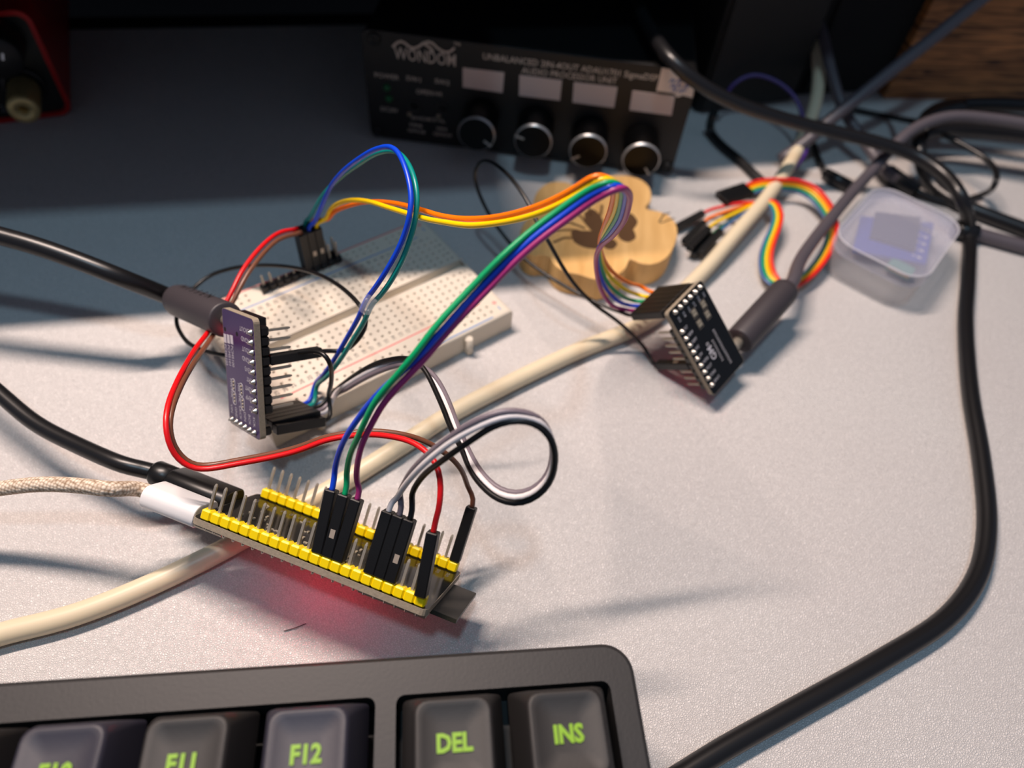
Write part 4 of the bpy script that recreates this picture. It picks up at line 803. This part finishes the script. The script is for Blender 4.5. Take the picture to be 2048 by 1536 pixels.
# ------------------------------------------------------------------ keyboard
ang = math.radians(9.9); kx = Vector((math.cos(ang), math.sin(ang), 0)); ky = Vector((-math.sin(ang), math.cos(ang), 0))
KZ = 45.0; K0 = Z(1137, 1461, KZ); K0.z = 0
yF = frame(K0, kx, ky, UP)
def ky_(px, py, z): return yF.inverted() @ Z(px, py, z)
kb = thing('keyboard', 'black mechanical keyboard with green key legends along the front edge', 'keyboard', yF)
CZ = 36.5
rear = (ky_(0, 1365, CZ).y+ky_(1215, 1284, CZ).y)/2; rgt = ky_(1287, 1440, CZ).x
M_KC = mat('dark_grey_case_plastic', (34, 33, 34), .55, bump=.25, bscale=1400, var=.06); M_PLATE = mat('black_plate', (6, 6, 7), .6)
XL, YF = -240.0, -70.0
hx0, hx1 = -240+8, -19.05*1.5-3.9; gx0, gx1 = -19.05*1.5-.95, 19.05/2+.6
hy1 = 8.9+.75; hy0 = -19.05*1.25-10
hx1 = -19.05*1.75+.6; gx0 = -19.05*1.5-.55
# case top built as a frame around two key wells
kcs = MB(); outl = rrect(rgt-XL, rear-YF, 5.5, 8, (rgt+XL)/2, (rear+YF)/2); n = len(outl)
inl = rrect(rgt-XL-1.6, rear-YF-1.6, 4.9, 8, (rgt+XL)/2, (rear+YF)/2)
kcs.add([(x, y, .5) for x, y in outl]+[(x, y, CZ-.8) for x, y in outl]+[(x, y, CZ) for x, y in inl], [(i, (i+1) % n, n+(i+1) % n, n+i) for i in range(n)]+[(n+i, n+(i+1) % n, 2*n+(i+1) % n, 2*n+i) for i in range(n)], False)
bmk = bmesh.new()
def wellpoly(x0, x1, y0, y1): return rrect(x1-x0, y1-y0, 1.6, 4, (x0+x1)/2, (y0+y1)/2)
loops = [inl, wellpoly(hx0, hx1, hy0, hy1), wellpoly(gx0, gx1, hy0, hy1)]
es = []
for lp in loops:
    vs_ = [bmk.verts.new((x*MM, y*MM, CZ*MM)) for x, y in lp]
    es += [bmk.edges.new((vs_[i], vs_[(i+1) % len(vs_)])) for i in range(len(vs_))]
bmesh.ops.triangle_fill(bmk, use_beauty=True, use_dissolve=False, edges=es)
tm_ = bpy.data.meshes.new('case_top'); bmk.to_mesh(tm_); bmk.free()
kcs.add([v.co/MM for v in tm_.vertices], [tuple(p.vertices) for p in tm_.polygons])
for lp in loops[1:]:
    m_ = len(lp); kcs.add([(x, y, CZ) for x, y in lp]+[(x, y, 26) for x, y in lp], [(i, (i+1) % m_, m_+(i+1) % m_, m_+i) for i in range(m_)])
kcs.add([(x, y, .5) for x, y in outl], [tuple(range(n))])
me = bpy.data.meshes.new('case'); me.from_pydata([tuple(v*MM) for v in kcs.v], [], kcs.f); bm = bmesh.new(); bm.from_mesh(me); bmesh.ops.remove_doubles(bm, verts=bm.verts, dist=1e-6); bmesh.ops.recalc_face_normals(bm, faces=bm.faces); bm.to_mesh(me); bm.free(); me.materials.append(M_KC)
part('case', me, kb)
part('switch_plate', MB().box(((XL+rgt)/2, (YF+rear)/2, 26.5), (rgt-XL-6, rear-YF-6, 1)).mesh('switch_plate', M_PLATE), kb)
def keycap(m):
    k = MB(); lv = [(8.95, 8.95, .9, 35.2, 0), (8.75, 8.75, .9, 36.2, 0), (7.6, 7.9, 1.6, 41.0, -.2), (6.7, 7.1, 2.0, 44.2, -.4), (6.35, 6.75, 2.0, 45.0, -.4), (5.9, 6.3, 1.9, 45.05, -.4), (5.0, 5.6, 1.6, 44.75, -.4), (2.5, 2.9, 1.0, 44.35, -.4)]
    ps = [rrect(2*w_, 2*h_, r, 4, 0, oy) for w_, h_, r, z, oy in lv]; n_ = len(ps[0]); vs_ = []; fs_ = []
    for p, l in zip(ps, lv): vs_ += [(x, y, l[3]) for x, y in p]
    for a in range(len(lv)-1):
        for i in range(n_): j = (i+1) % n_; fs_.append((a*n_+i, a*n_+j, (a+1)*n_+j, (a+1)*n_+i))
    fs_.append(tuple((len(lv)-1)*n_+i for i in range(n_))); k.add(vs_, fs_, True); return k.mesh('keycap', m)
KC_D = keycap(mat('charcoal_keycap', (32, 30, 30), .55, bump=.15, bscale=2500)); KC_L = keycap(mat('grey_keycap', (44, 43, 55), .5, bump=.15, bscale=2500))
M_LEG = mat('lime_green_legend', (126, 174, 20), .5)
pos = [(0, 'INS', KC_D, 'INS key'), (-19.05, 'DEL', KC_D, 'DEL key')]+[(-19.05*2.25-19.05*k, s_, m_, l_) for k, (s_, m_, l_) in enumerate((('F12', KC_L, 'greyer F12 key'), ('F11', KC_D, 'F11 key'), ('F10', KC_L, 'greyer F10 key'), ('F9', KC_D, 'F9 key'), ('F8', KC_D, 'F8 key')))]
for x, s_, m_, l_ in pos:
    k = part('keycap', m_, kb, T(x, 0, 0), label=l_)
    t = MB(); text_mb(t, s_, 3.9, T(0, -1.7, 44.62), align='CENTER', sx=.88, bold=.16); lg = t.mesh('legend', M_LEG)
    lo = part('legend', lg, k); lo.scale = (1, 1, 1)

for k in range(6): part('keycap', KC_D, kb, T(-19.05*(2.25+k), -19.05*1.25, 0))
for x in (0, -19.05): part('keycap', KC_D, kb, T(x, -19.05*1.25, 0))

# crumbs and a fibre on the desk
cr = thing('fibre', 'tiny dark fibre on the desk below the development board', 'fibre', base(Z(590, 1256, 0)))
wpart('strand', MB().tube(spline([Z(568, 1262, .3), Z(590, 1256, .35), Z(612, 1247, .3)], .8), .1, 6), mat('dark_fibre', (60, 50, 52), .8), cr)
